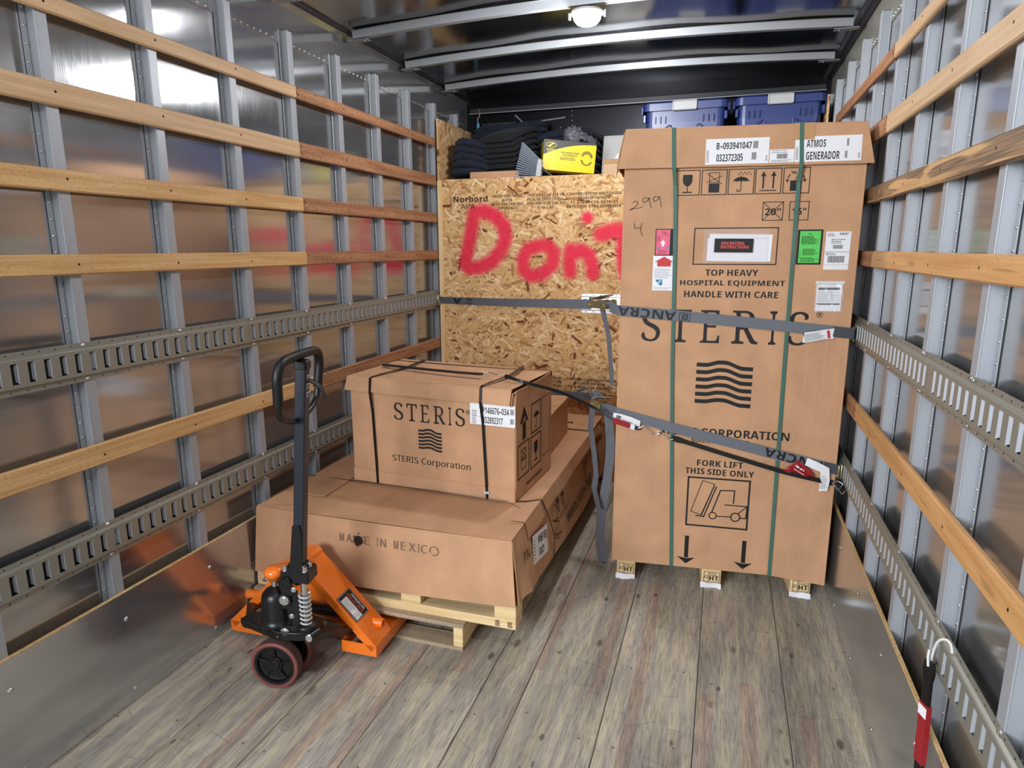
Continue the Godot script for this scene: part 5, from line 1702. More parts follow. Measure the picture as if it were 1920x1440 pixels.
	var gs := mb(Transform3D(hb, p0))
	gs.extr([V(-0.028, 0.0), V(0.020, 0.0), V(0.012, 0.165), V(0.006, 0.185), V(-0.014, 0.185), V(-0.020, 0.178)], 0.018, 0.027)
	gs.box(V3(0.0, 0.012, 0.0), V3(0.058, 0.03, 0.056), 0.005)
	put("shaft_gusset", gs, M.black_paint, n)
	var lx := 0.132
	var W := 0.150
	var loop := []
	var base := [V(0.030, 1.042), V(0.09, 1.056), V(W - 0.012, 1.082), V(W, 1.110), V(W + 0.006, 1.16), V(W + 0.012, 1.215), V(W - 0.002, 1.253), V(W - 0.030, 1.268), V(0.06, 1.272), V(0.0, 1.273)]
	for k in base.size(): loop.append(V3(lx + (base[k].y - 1.04) * 0.085, base[k].y, base[k].x))
	var cv := Curve3D.new()
	for k in loop.size():
		var a: Vector3 = loop[maxi(k - 1, 0)]
		var e: Vector3 = loop[mini(k + 1, loop.size() - 1)]
		cv.add_point(loop[k], (a - e) * 0.16, (e - a) * 0.16)
	cv.bake_interval = 0.008
	var half := []
	for p in cv.get_baked_points(): half.append(p)
	var whole := half.duplicate()
	for k in range(half.size() - 2, -1, -1): whole.append(V3(half[k].x, half[k].y, -half[k].z))
	put("handle_loop", mb().tube(whole, 0.0115, 12), M.black_paint, n)
	var grip := []
	for p in whole:
		if p.y > 1.125: grip.append(p)
	put("rubber_grip", mb().tube(grip, 0.0165, 14), M.rubber, n)
	put("loop_collar", mb().box(p1 - hx * 0.012, V3(0.048, 0.036, 0.046), 0.006, hb), M.black_plastic, n)
	var dec := mb(fr(p1 + V3(0.0206, -0.02, 0), V3(0, 0, -1), V3(1, -0.085, 0)))
	for k in 3:
		dec.line([V(-0.014, -0.03 - k * 0.03), V(0.006, -0.03 - k * 0.03)], 0.003, Z1)
		dec.line([V(0.012, -0.018 - k * 0.03), V(0.012, -0.040 - k * 0.03)], 0.003, Z1)
		rows_of_print(dec, -0.014, 0.006, -0.046 - k * 0.03, -0.036 - k * 0.03, 2, 0.003, Z1, 50 + k)
	put("control_decal", dec, M.paper, n)
	var lv := mb()
	lv.tube([V3(0.172, 1.185, 0.0), V3(0.200, 1.175, 0.0), V3(0.222, 1.155, 0.0), V3(0.232, 1.130, 0.0)], 0.007, 8)
	lv.box(V3(0.234, 1.122, 0), V3(0.012, 0.018, 0.02), 0.003)
	put("release_lever", lv, M.black_plastic, n)
	for c in n.get_children():
		var here: Transform3D = S * c.transform
		var kind := String(c.name)
		n.remove_child(c)
		c.name = kind
		t.add_child(c, true)
		c.transform = here
	t.remove_child(n)
	n.free()

# ---------------------------------------------------------------- straps, ties and hooks
const CD := Vector3(0.99672, 0, -0.08091)    # along the tall carton's front
const CN := Vector3(0.08091, 0, 0.99672)     # out of it

func CF(s: float, y: float, z: float) -> Vector3:
	return V3(-0.419, 0, -3.041) + CD * s + UP * y + CN * z

func ratchet(parent: Node, c: Vector3, d: Vector3, up: Vector3) -> void:
	var f := fr(c, d, d.cross(up))
	var b := mb(f)
	for s in [-1, 1]:
		b.extr([V(-0.075, -0.010), V(0.055, -0.016), V(0.070, 0.0), V(0.055, 0.020), V(0.0, 0.026), V(-0.070, 0.016)], 0.029 * s - 0.0012, 0.029 * s + 0.0012)
		b.cyl(V3(0.045, 0.002, 0.031 * s), V3(0.045, 0.002, 0.034 * s), 0.024, -1, 20)
	b.x = f
	b.cyl(V3(0.045, 0.002, -0.036), V3(0.045, 0.002, 0.036), 0.012, -1, 16)
	b.cyl(V3(-0.066, 0.002, -0.036), V3(-0.066, 0.002, 0.036), 0.007, -1, 12)
	b.box(V3(-0.02, 0.030, 0), V3(0.09, 0.003, 0.054), 0.001, Basis(V3(0, 0, 1), 0.12))
	for k in 14:
		var a := TAU * k / 14.0
		for s in [-1, 1]: b.box(V3(0.045 + cos(a) * 0.025, 0.002 + sin(a) * 0.025, 0.0325 * s), V3(0.007, 0.005, 0.003), 0.0, Basis(V3(0, 0, 1), a))
	var m := put("ratchet", b, M.yellow_zinc, parent)
	var h := mb(f)
	h.box(V3(0.0, 0.040, 0.0), V3(0.10, 0.006, 0.066), 0.002, Basis(V3(0, 0, 1), 0.2))
	h.cyl(V3(-0.05, 0.032, -0.034), V3(-0.05, 0.032, 0.034), 0.008, -1, 12)
	put("ratchet_handle", h, M.bright_steel, m)
	var w := mb(f)
	w.cyl(V3(0.045, 0.002, -0.024), V3(0.045, 0.002, 0.024), 0.019, -1, 20)
	put("wound_webbing", w, M.webbing, m)

func track_fitting(parent: Node, c: Vector3, side: float) -> void:
	# spring fitting clipped into a slot: a plate, a loop for the webbing, a tongue
	var f := Transform3D(Basis.IDENTITY, c)
	var b := mb(f)
	b.tube([V3(0, 0.030, 0.022), V3(-0.008 * side, 0.034, 0.0), V3(-0.004 * side, 0.030, -0.014), V3(-0.002 * side, -0.030, -0.014), V3(-0.008 * side, -0.034, 0.0), V3(0, -0.030, 0.022)], 0.0042, 8, true)
	b.box(V3(-0.002 * side, 0, -0.014), V3(0.006, 0.050, 0.012), 0.002)
	b.tube([V3(-0.012 * side, 0.026, 0.026), V3(-0.016 * side, 0.030, 0.012), V3(-0.010 * side, 0.0, 0.008), V3(-0.016 * side, -0.030, 0.012), V3(-0.012 * side, -0.026, 0.026)], 0.0035, 8, true)
	put("track_fitting", b, M.yellow_zinc, parent)

func s_hook(parent: Node, a: Vector3, e: Vector3, n: Vector3, r := 0.0024) -> void:
	var d := e - a
	var u := n.cross(d).normalized()
	var L := d.length()
	var pts := []
	for k in 15:
		var t := k / 14.0
		var w := 0.11 * L * sin(TAU * t) * (1.0 + 0.5 * absf(2.0 * t - 1.0))
		pts.append(a + d * t + u * w + n * 0.003)
	put("wire_hook", mb().tube(pts, r, 8), M.bright_steel, parent)

func rubber_tie(called: String, label: String, pts: Array, n: Vector3, w := 0.022) -> Node3D:
	# a flat EPDM strap, thicker at its eyelet ends
	var t := thing(called, label, "rubber strap", Transform3D.IDENTITY, "black rubber tie straps")
	var ws := []
	var cv := Curve3D.new()
	for k in pts.size():
		var a: Vector3 = pts[maxi(k - 1, 0)]
		var e: Vector3 = pts[mini(k + 1, pts.size() - 1)]
		cv.add_point(pts[k], (a - e) * 0.14, (e - a) * 0.14)
	cv.bake_interval = 0.02
	var bp := cv.get_baked_points()
	var q := []
	for k in bp.size():
		var u := float(k) / (bp.size() - 1)
		var ee := maxf(0.0, 1.0 - minf(u, 1.0 - u) * 14.0)
		var d := (bp[mini(k + 1, bp.size() - 1)] - bp[maxi(k - 1, 0)]).normalized()
		ws.append(d.cross(n).normalized() * w * (1.0 + 0.35 * sin(ee * PI) + 0.05 * ee))
		q.append(bp[k])
	put("rubber_band", mb().ribbon(q, ws, 0.0085), M.rubber, t)
	return t

func straps() -> void:
	# upper strap: left track -> ratchet -> across the tall carton -> right track
	var up := thing("cargo_strap", "upper gray ratchet strap running from the left wall across the tall carton", "cargo strap", Transform3D.IDENTITY, "gray ratchet straps")
	var H := V3(0, 0.048, 0)
	put("webbing", mb().ribbon([V3(-1.958, 1.266, -4.350), V3(-1.90, 1.269, -4.30), V3(-1.25, 1.312, -3.735), V3(-0.62, 1.360, -3.185)], H, 0.0028), M.webbing, up)
	ratchet(up, V3(-0.555, 1.362, -3.128), V3(0.75, 0.03, 0.66).normalized(), UP)
	put("webbing", mb().ribbon([V3(-0.51, 1.358, -3.085), CF(-0.046, 1.349, -0.002), CF(-0.040, 1.348, 0.008), CF(0.2, 1.332, 0.0095), CF(0.70, 1.292, 0.0095), CF(0.945, 1.270, 0.008), CF(0.972, 1.266, -0.004), V3(0.548, 1.260, -3.170)], H, 0.0028), M.webbing, up)
	# the free end hangs down the carton's near corner
	put("webbing_tail", mb().ribbon([V3(-0.545, 1.34, -3.105), V3(-0.512, 1.22, -3.088), V3(-0.494, 1.05, -3.085), V3(-0.490, 0.98, -3.088)], [V3(0.030, 0.0, 0.038), V3(0.028, 0, 0.038), V3(0.024, 0, 0.038), V3(0.022, 0, 0.038)], 0.0026), M.webbing, up)
	track_fitting(up, V3(0.552, 1.258, -3.176), 1.0)
	track_fitting(up, V3(-1.966, 1.266, -4.352), -1.0)
	var lt := mb(Transform3D(Basis(CD, UP, CN) * Basis(V3(0, 0, 1), -0.081), CF(-0.038, 1.348, 0.0118)))
	lt.text("ANCRA", F.bold, 0.256, -0.006, 0.0205, -0.0205, 0.0)
	lt.frame(0.272, 0.318, -0.017, 0.018, 0.003, 0.0)
	lt.line([V(0.284, 0.010), V(0.306, 0.010), V(0.306, -0.009), V(0.286, -0.009), V(0.286, 0.001), V(0.296, 0.001)], 0.005, 0.0, false, false)
	put("lettering", lt, M.ink, up)
	var l2 := mb(fr(V3(-1.80, 1.2750, -4.2095), V3(0.755, 0.050, 0.656), V3(-0.656, 0, 0.755)))
	l2.text("A", F.bold, 0.14, 0.02, 0.017, -0.017, 0.0)
	l2.frame(0.22, 0.30, -0.017, 0.017, 0.004, 0.0)
	l2.line([V(0.24, 0.008), V(0.275, 0.008), V(0.275, -0.008)], 0.006, 0.0, false, false)
	put("lettering", l2, M.ink, up)
	var tg := put("warning_tag", mb(Transform3D(Basis(CD, UP, CN), Vector3.ZERO)).ribbon([V3(0, 0, 0) + V3(0.764, 1.245, 0.013), V3(0.80, 1.251, 0.017), V3(0.85, 1.262, 0.016), V3(0.890, 1.267, 0.012)].map(func(p): return p + V3(-0.0, 0, 0)), V3(0.006, 0.045, 0), 0.0012), M.paper, up)
	tg.position = V3(-0.419, 0, -3.041)
	var tp := mb(Transform3D(Basis(CD, UP, CN) * Basis(V3(0, 0, 1), 0.19), CF(0.766, 1.224, 0.0185)))
	rows_of_print(tp, 0.004, 0.088, 0.004, 0.036, 9, 0.0016, Z1, 70)
	put("small_print", tp, M.gray_ink, up)
	var tr := mb(Transform3D(Basis(CD, UP, CN) * Basis(V3(0, 0, 1), 0.19), CF(0.766, 1.224, 0.0185)))
	tr.rect(0.098, 0.108, 0.003, 0.038, Z1)
	put("red_bar", tr, M.red_ink, up)
	put("stitched_end", mb(Transform3D(Basis(CD, UP, CN) * Basis(V3(0, 0, 1), -0.081), CF(0.893, 1.2735, 0.0118))).box(V3(0.03, 0, 0), V3(0.085, 0.044, 0.003), 0.001), M.dark_webbing, up)
	# lower strap
	var lo := thing("cargo_strap", "lower gray ratchet strap sloping down across the tall carton to the right wall", "cargo strap", Transform3D.IDENTITY, "gray ratchet straps")
	put("webbing", mb().ribbon([V3(-1.958, 0.645, -4.325), V3(-1.3, 0.632, -4.362), V3(-0.88, 0.622, -4.366), V3(-0.79, 0.64, -4.30), V3(-0.66, 0.80, -3.60), V3(-0.60, 0.845, -3.24)], H, 0.0028), M.webbing, lo)
	ratchet(lo, V3(-0.548, 0.858, -3.150), V3(0.45, 0.10, 0.88).normalized(), V3(0.1, 1, 0).normalized())
	put("webbing", mb().ribbon([V3(-0.52, 0.862, -3.10), CF(-0.046, 0.864, -0.004), CF(-0.040, 0.862, 0.008), CF(0.25, 0.797, 0.0095), CF(0.70, 0.703, 0.0095), CF(0.950, 0.651, 0.008), CF(0.975, 0.646, -0.004), V3(0.548, 0.643, -3.120)], H, 0.0028), M.webbing, lo)
	put("webbing_loop", mb().ribbon([V3(-0.58, 0.85, -3.20), V3(-0.64, 0.93, -3.22), V3(-0.70, 0.90, -3.24), V3(-0.74, 0.85, -3.30)], [V3(0, 0.02, 0.042), V3(0.01, 0.02, 0.042), V3(0.02, 0.03, 0.03), V3(0.02, 0.03, 0.03)], 0.0026), M.webbing, lo)
	put("webbing_loop", mb().ribbon([V3(-0.535, 0.90, -3.14), V3(-0.575, 0.93, -3.17), V3(-0.60, 0.86, -3.20), V3(-0.615, 0.72, -3.22), V3(-0.59, 0.60, -3.20), V3(-0.572, 0.48, -3.18), V3(-0.585, 0.40, -3.20), V3(-0.555, 0.30, -3.18)], [V3(0.03, 0, 0.038), V3(0.034, 0, 0.034), V3(0.038, 0.01, 0.030), V3(0.032, 0.01, 0.036), V3(0.034, 0, 0.034), V3(0.030, 0, 0.038), V3(0.034, 0, 0.034), V3(0.034, 0, 0.034)], 0.0026), M.webbing, lo)
	var tail := []
	var tw := []
	for k in 12:
		var u := k / 11.0
		tail.append(V3(-0.520 + 0.020 * sin(u * 6.0) - 0.03 * u * (1.0 - u), lerpf(0.84, 0.012, u), -3.165 - 0.05 * sin(u * 3.1)))
		tw.append(V3(0.046, 0, 0.012 * cos(u * 4.0)))
	put("webbing_tail", mb().ribbon(tail, tw, 0.0026), M.webbing, lo)
	track_fitting(lo, V3(0.552, 0.643, -3.126), 1.0)
	track_fitting(lo, V3(-1.966, 0.645, -4.327), -1.0)
	var l3 := mb(Transform3D(Basis(CD, UP, CN) * Basis(V3(0, 0, 1), -0.211), CF(0.642, 0.7155, 0.0118)))
	l3.text("ANCRA", F.bold, 0.255, 0.0, 0.0205, -0.0205, 0.0)
	put("lettering", l3, M.ink, lo)
	put("white_tag", mb().ribbon([CF(-0.052, 0.842, 0.016), CF(-0.01, 0.838, 0.026), CF(0.035, 0.826, 0.024), CF(0.076, 0.808, 0.018)], V3(0.006, 0.040, 0.0), 0.0012), M.paper, lo)
	var t3 := mb(Transform3D(Basis(CD, UP, CN) * Basis(V3(0, 0, 1), -0.30), CF(-0.045, 0.836, 0.0280)))
	barcode(t3, 0.006, 0.030, 0.006, 0.022, Z1, 71)
	rows_of_print(t3, 0.034, 0.100, -0.002, 0.010, 3, 0.0022, Z1, 72)
	t3.rect(0.106, 0.120, -0.016, -0.002, Z1)
	put("small_print", t3, M.ink, lo)
	put("white_tag", mb().ribbon([CF(0.822, 0.682, 0.016), CF(0.86, 0.668, 0.022), CF(0.902, 0.650, 0.024), CF(0.906, 0.60, 0.022), CF(0.904, 0.548, 0.018)], [V3(0.008, 0.036, 0), V3(0.010, 0.036, 0), V3(0.034, 0.022, 0), V3(0.040, 0.004, 0), V3(0.036, 0.006, 0)], 0.0012), M.paper, lo)
	var t4 := mb(Transform3D(Basis(CD, UP, CN), CF(0.884, 0.55, 0.0222)))
	rows_of_print(t4, 0.004, 0.036, 0.012, 0.07, 9, 0.002, Z1, 73)
	put("small_print", t4, M.gray_ink, lo)
	put("stitched_end", mb(Transform3D(Basis(CD, UP, CN) * Basis(V3(0, 0, 1), -0.211), CF(0.905, 0.661, 0.0118))).box(V3(0.03, 0, 0), V3(0.08, 0.044, 0.003), 0.001), M.dark_webbing, lo)
	# rubber ties hooked end to end: over the small carton, to the tall carton, along its front
	var a := rubber_tie("rubber_strap", "short black rubber strap lying across the lid of the small carton", [V3(-1.655, 1.043, -2.955), V3(-1.40, 1.041, -2.915), V3(-1.20, 1.041, -2.882), V3(-1.075, 1.044, -2.862)], UP)
	s_hook(a, V3(-1.08, 1.048, -2.863), V3(-0.945, 1.050, -2.835), UP, 0.003)
	s_hook(a, V3(-1.65, 1.043, -2.955), V3(-1.715, 0.99, -2.965), V3(0, 0.3, 1), 0.003)
	var b := rubber_tie("rubber_strap", "long black rubber strap stretched from the small carton to the tall carton", [V3(-0.95, 1.048, -2.832), V3(-0.845, 1.036, -2.78), V3(-0.70, 0.972, -2.90), V3(-0.56, 0.885, -3.00), CF(-0.03, 0.822, 0.030), CF(0.075, 0.792, 0.026)], V3(0.45, 0.1, 1), 0.014)
	put("red_sleeve", mb().ribbon([CF(-0.05, 0.829, 0.032), CF(0.0, 0.815, 0.031), CF(0.052, 0.799, 0.029)], V3(0.004, 0.024, 0), 0.0125), mat("red_wrap", Color8(150, 24, 34), 0.35), b)
	put("white_patch", mb().ribbon([CF(0.032, 0.806, 0.032), CF(0.052, 0.799, 0.030)], V3(0.004, 0.0245, 0), 0.0135), M.paper, b)
	s_hook(b, CF(0.070, 0.795, 0.026), CF(0.168, 0.775, 0.024), CN, 0.0026)
	s_hook(b, CF(0.155, 0.781, 0.024), CF(0.232, 0.752, 0.024), CN, 0.0026)
	var c := rubber_tie("rubber_strap", "black rubber strap with a red wrapper, below the lower gray strap on the tall carton", [CF(0.225, 0.756, 0.022), CF(0.33, 0.728, 0.018), CF(0.52, 0.678, 0.017), CF(0.72, 0.628, 0.018), CF(0.86, 0.601, 0.018), CF(0.945, 0.588, 0.014)], CN, 0.019)
	var wr := put("red_wrapper", mb().surf(10, 6, func(u: float, v: float):
		var s := lerpf(0.728, 0.856, u)
		var lo_ := lerpf(0.630, 0.606, u)
		var hi := lerpf(0.634, 0.690, clampf(u * 2.2, 0, 1)) if u < 0.45 else lerpf(0.690, 0.630, (u - 0.45) / 0.55)
		return CF(s, lerpf(lo_, hi, v), 0.026 + 0.005 * sin(u * 11.0 + v * 5.0) - 0.006 * absf(2.0 * v - 1.0))), M.red_wrap, c)
	var wrt := mb(Transform3D(Basis(CD, UP, CN) * Basis(V3(0, 0, 1), -0.55), CF(0.772, 0.664, 0.0335)))
	rows_of_print(wrt, 0.004, 0.062, -0.002, 0.006, 1, 0.007, 0.0, 75)
	rows_of_print(wrt, 0.006, 0.06, -0.016, -0.012, 1, 0.003, 0.0, 74)
	put("lettering", wrt, M.paper, wr)
	put("wire_hook", mb().tube([CF(0.936, 0.590, 0.016), CF(0.962, 0.600, 0.018), CF(0.985, 0.586, 0.012), V3(0.545, 0.562, -3.085), V3(0.558, 0.556, -3.06), V3(0.566, 0.575, -3.05)], 0.0028, 8), M.bright_steel, c)
	put("wire_hook", mb().tube([CF(0.940, 0.588, 0.018), CF(0.955, 0.575, 0.022), CF(0.962, 0.560, 0.022)], 0.0026, 8), M.bright_steel, c)
	# a tie hanging from the lower right track
	var d := rubber_tie("rubber_strap", "black rubber strap with a red grip hanging from the lower right cargo track", [V3(0.536, 0.640, -1.668), V3(0.534, 0.56, -1.655), V3(0.532, 0.48, -1.640), V3(0.532, 0.38, -1.630), V3(0.530, 0.20, -1.60), V3(0.515, 0.05, -1.58), V3(0.46, 0.012, -1.56), V3(0.40, 0.010, -1.55)], V3(-1, 0, 0.35).normalized(), 0.026)
	put("red_sleeve", mb().ribbon([V3(0.5335, 0.535, -1.650), V3(0.532, 0.46, -1.637), V3(0.5315, 0.385, -1.630)], V3(0.009, 0, 0.028), 0.013), M.red_wrap, d)
	put("white_patch", mb().ribbon([V3(0.533, 0.528, -1.649), V3(0.532, 0.503, -1.645)], V3(0.009, 0, 0.0285), 0.0138), M.paper, d)
	put("wire_hook", mb().tube([V3(0.540, 0.625, -1.676), V3(0.540, 0.650, -1.674), V3(0.541, 0.675, -1.669), V3(0.5425, 0.695, -1.662), V3(0.546, 0.708, -1.655), V3(0.551, 0.715, -1.648), V3(0.557, 0.7165, -1.643), V3(0.562, 0.712, -1.640), V3(0.566, 0.702, -1.637), V3(0.568, 0.688, -1.636)], 0.0034, 10), M.white_plastic, d)
	put("wire_hook", mb().tube([V3(0.532, 0.628, -1.664), V3(0.530, 0.650, -1.668), V3(0.532, 0.668, -1.672)], 0.0034, 8), M.white_plastic, d)

# ---------------------------------------------------------------- the plywood bin at the front end and what lies in it
func bin() -> void:
	var t := thing("storage_bin", "storage bin of flake board across the front of the truck, sprayed with a red warning", "storage bin", at(-1.97, 0, -4.40))
	var fp := put("front_board", mb().ab(0.008, 2.51, 0.632, 2.105, -0.012, 0.0, 0.0008), M.osb_front, t)
	put("lower_board", mb().ab(0.008, 2.51, 0.0, 0.628, -0.014, -0.002, 0.0008), M.osb_loose, t)
	put("side_board", mb(Transform3D.IDENTITY).ab(0.004, 0.016, 0.0, 2.512, -0.715, 0.012, 0.0008), M.osb_side, t)
	put("side_board", mb().ab(2.500, 2.512, 0.0, 2.535, -0.715, -0.20, 0.0008), M.osb_side, t)
	put("corner_cleat", mb(Transform3D.IDENTITY, 1, V(0.2, 0.03)).ab(0.002, 0.034, 0.30, 2.098, 0.001, 0.020, 0.002), M.pine, t)
	put("shelf", mb().ab(1.32, 2.49, 2.135, 2.150, -0.705, -0.014, 0.0008), M.osb_side, t)
	var s := mb(Transform3D(Basis.IDENTITY, V3(1.97, 0, 0)))
	s.text("Norbord", F.bold, -1.853, -1.597, 1.948, 1.990, Z1)
	s.text("APA", F.sans, -1.80, -1.69, 1.900, 1.936, Z1)
	s.line([V(-1.876, 1.90), V(-1.876, 1.99)], 0.004, Z1)
	s.line([V(-1.866, 1.90), V(-1.866, 1.99)], 0.002, Z1)
	var cols := [
		[-1.572, -1.335, ["RATED SHEATHING", "24/16", "SIZED FOR SPACING", "EXPOSURE 1"]],
		[-1.310, -1.055, ["THICKNESS 0.418 IN", "PS 2-18 SHEATHING", "PRP-108 HUD-UM-40", "7/16 CAT"]],
		[-1.035, -0.670, ["CONSTRUCTION SHEATHING", "1R24/2F16/W24", "11.0 MM CSA 0325-21", "EXTERIOR TYPE ADHESIVE"]]]
	for c in cols:
		for k in 4:
			var x0: float = c[0]
			var x1: float = c[1]
			var m := (x0 + x1) * 0.5
			var f := clampf(c[2][k].length() / (17.0 if c != cols[2] else 22.0), 0.3, 1.0) * 0.5 * (x1 - x0)
			s.text(c[2][k], F.bold, m - f, m + f, 1.974 - k * 0.027, 1.992 - k * 0.027, Z1)
			if k < 3: s.text(c[2][k], F.bold, m - f, m + f, 0.722 - k * 0.027, 0.740 - k * 0.027, Z1)
	put("lettering", s, M.stamp_ink, t)
	# short length of track screwed to the board
	var e := thing("cargo_track", "short bright length of cargo track screwed to the flake board", "cargo track", Transform3D(Basis(UP, -PI / 2), V3(-0.92, 1.262, -4.3995)))
	put("track", track_shape(0.62), M.bright_steel, e)
	var dots := mb()
	for j in 12:
		for y in [-0.0555, 0.0555]: dots.cyl(V3(0.0015, y, -0.03 - j * 0.0508), V3(0.0028, y, -0.03 - j * 0.0508), 0.004, -1, 8)
	put("nail_holes", dots, M.hole_black, e).set_meta("kind", "stuff")  # dark discs again, painting shade where holes would be

func tote(x: float, y: float, z: float, yaw: float, W: float, label: String) -> void:
	var t := thing("storage_tote", label, "storage tote", at(x, y, z, yaw), "blue lidded totes")
	var H := 0.382
	var D := 0.40
	var hw := W * 0.5
	# tapered body, corners rounded
	var ring := func(w: float, d: float, yy: float) -> Array:
		var o := []
		var r := 0.045
		for c in [[1, 1], [-1, 1], [-1, -1], [1, -1]]:
			for k in 5:
				var a: float = [0.0, PI / 2, PI, PI * 1.5][[[1, 1], [-1, 1], [-1, -1], [1, -1]].find(c)] + PI / 2 * k / 4.0
				o.append(V3(c[0] * (w - r) + cos(a) * r, yy, -D * 0.5 + c[1] * (d - r) + sin(a) * r))
		return o
	var b := mb()
	var lv := [[0.91, 0.0], [0.925, 0.02], [0.985, 0.28], [0.985, H]]
	var prev := []
	for l in lv:
		var rg: Array = ring.call(hw * l[0] - 0.015, D * 0.5 * l[0] - 0.012, l[1])
		if prev.size():
			for k in rg.size():
				var q := (k + 1) % rg.size()
				b.quad(prev[k], prev[q], rg[q], rg[k], (prev[k] + prev[q]) * 0.5 - V3(0, prev[k].y, -D * 0.5))
		prev = rg
	b.ab(-hw * 0.85, hw * 0.85, 0.0, 0.004, -D * 0.92, -D * 0.08)
	var body := put("tub", b, M.blue_plastic, t)
	# moulded panels on the front
	var pz := func(yy: float) -> float: return -D * 0.5 + D * 0.5 * lerpf(0.91, 0.985, yy / 0.28) - 0.012
	var p := mb()
	for s in [-1, 1]:
		var pts := [V(hw * 0.90 * s, 0.235), V(hw * 0.52 * s, 0.228), V(hw * 0.36 * s, 0.262), V(hw * 0.31 * s, 0.264), V(hw * 0.30 * s, 0.02)]
		var q := []
		for v in pts: q.append(V3(v.x, v.y, pz.call(v.y) + 0.001))
		p.tube(q, 0.006, 8)
		for k in 3: p.box(V3(hw * (0.44 + k * 0.12) * s, 0.297, pz.call(0.28) + 0.006), V3(0.006, 0.045, 0.014), 0.002)
		p.box(V3(hw * 0.95 * s, 0.31, pz.call(0.28) - 0.01), V3(0.02, 0.05, 0.03), 0.004)
	p.box(V3(0, 0.13, pz.call(0.13) + 0.001), V3(hw * 0.52, 0.23, 0.008), 0.003)
	put("molding", p, M.blue_plastic, body)
	var l := mb()
	var r1: Array = ring.call(hw, D * 0.5 + 0.004, H - 0.028)
	var r2: Array = ring.call(hw, D * 0.5 + 0.004, H + 0.016)
	var r3: Array = ring.call(hw - 0.012, D * 0.5 - 0.008, H + 0.026)
	for k in r1.size():
		var q := (k + 1) % r1.size()
		var o: Vector3 = (r1[k] + r1[q]) * 0.5 - V3(0, r1[k].y, -D * 0.5)
		l.quad(r1[k], r1[q], r2[q], r2[k], o)
		l.quad(r2[k], r2[q], r3[q], r3[k], o.normalized() + UP)
		l.tri(V3(0, H + 0.024, -D * 0.5), r3[k], r3[q], UP)
	put("lid", l, M.blue_plastic, t)
	var c := mb()
	c.box(V3(0, H - 0.006, 0.010), V3(hw * 0.56, 0.056, 0.012), 0.005)
	c.box(V3(0, H + 0.022, -0.006), V3(hw * 0.52, 0.010, 0.036), 0.004)
	for s in [-1, 1]: c.box(V3(hw * 0.265 * s, H - 0.004, 0.0175), V3(0.010, 0.056, 0.006), 0.002)
	put("latch", c, M.gray_plastic, t)
	for s in [-1, 1]: put("end_latch", mb().box(V3(hw * s + 0.004 * s, H - 0.02, -D * 0.12), V3(0.012, 0.05, 0.05), 0.004), M.blue_plastic, t)

func blanket(label: String, T: Transform3D, size: Vector3, layers: int, sd: int, m: Material, zig := 0.004) -> void:
	# a folded quilted pad: rounded leaves one upon another, each stitched in zigzags
	var t := thing("moving_blanket", label, "blanket", T, "dark moving blankets")
	for k in layers:
		var h := size.y / layers
		var y0 := h * k
		put("fold", mb().surf(40, 44, func(u: float, v: float):
			var a := TAU * v
			var ca := cos(a)
			var sa := sin(a)
			var pw := 0.42
			var cx := signf(ca) * pow(absf(ca), pw)
			var cy := signf(sa) * pow(absf(sa), 0.85)
			var e := sqrt(maxf(0.0, 1.0 - pow(absf(2.0 * u - 1.0), 7.0)))
			var x := size.x * (0.5 - u)
			var w := 0.008 * sin(x * 14.0 + k * 1.3 + sd) + 0.006 * sin(x * 31.0 + sd * 2.0)
			var q := zig * absf(sin((x * 26.0 + absf(fposmod(v * 22.0 + k, 2.0) - 1.0) * 1.4)))
			var z := size.z * 0.5 * cx * (1.0 - 0.03 * ((k * 7 + sd) % 4)) + w
			var droop := -0.35 * size.y * pow(maxf(0.0, 2.0 * absf(u - 0.5) - 0.5), 2.0)
			return V3(x * (1.0 - 0.02 * ((k * 5) % 3)), y0 + h * 0.5 + (h * 0.54 * e + q * e) * cy + 0.010 * sin(x * 9.0 + sd + k * 0.4) + droop, z * (0.9 + 0.1 * e))), m, t)

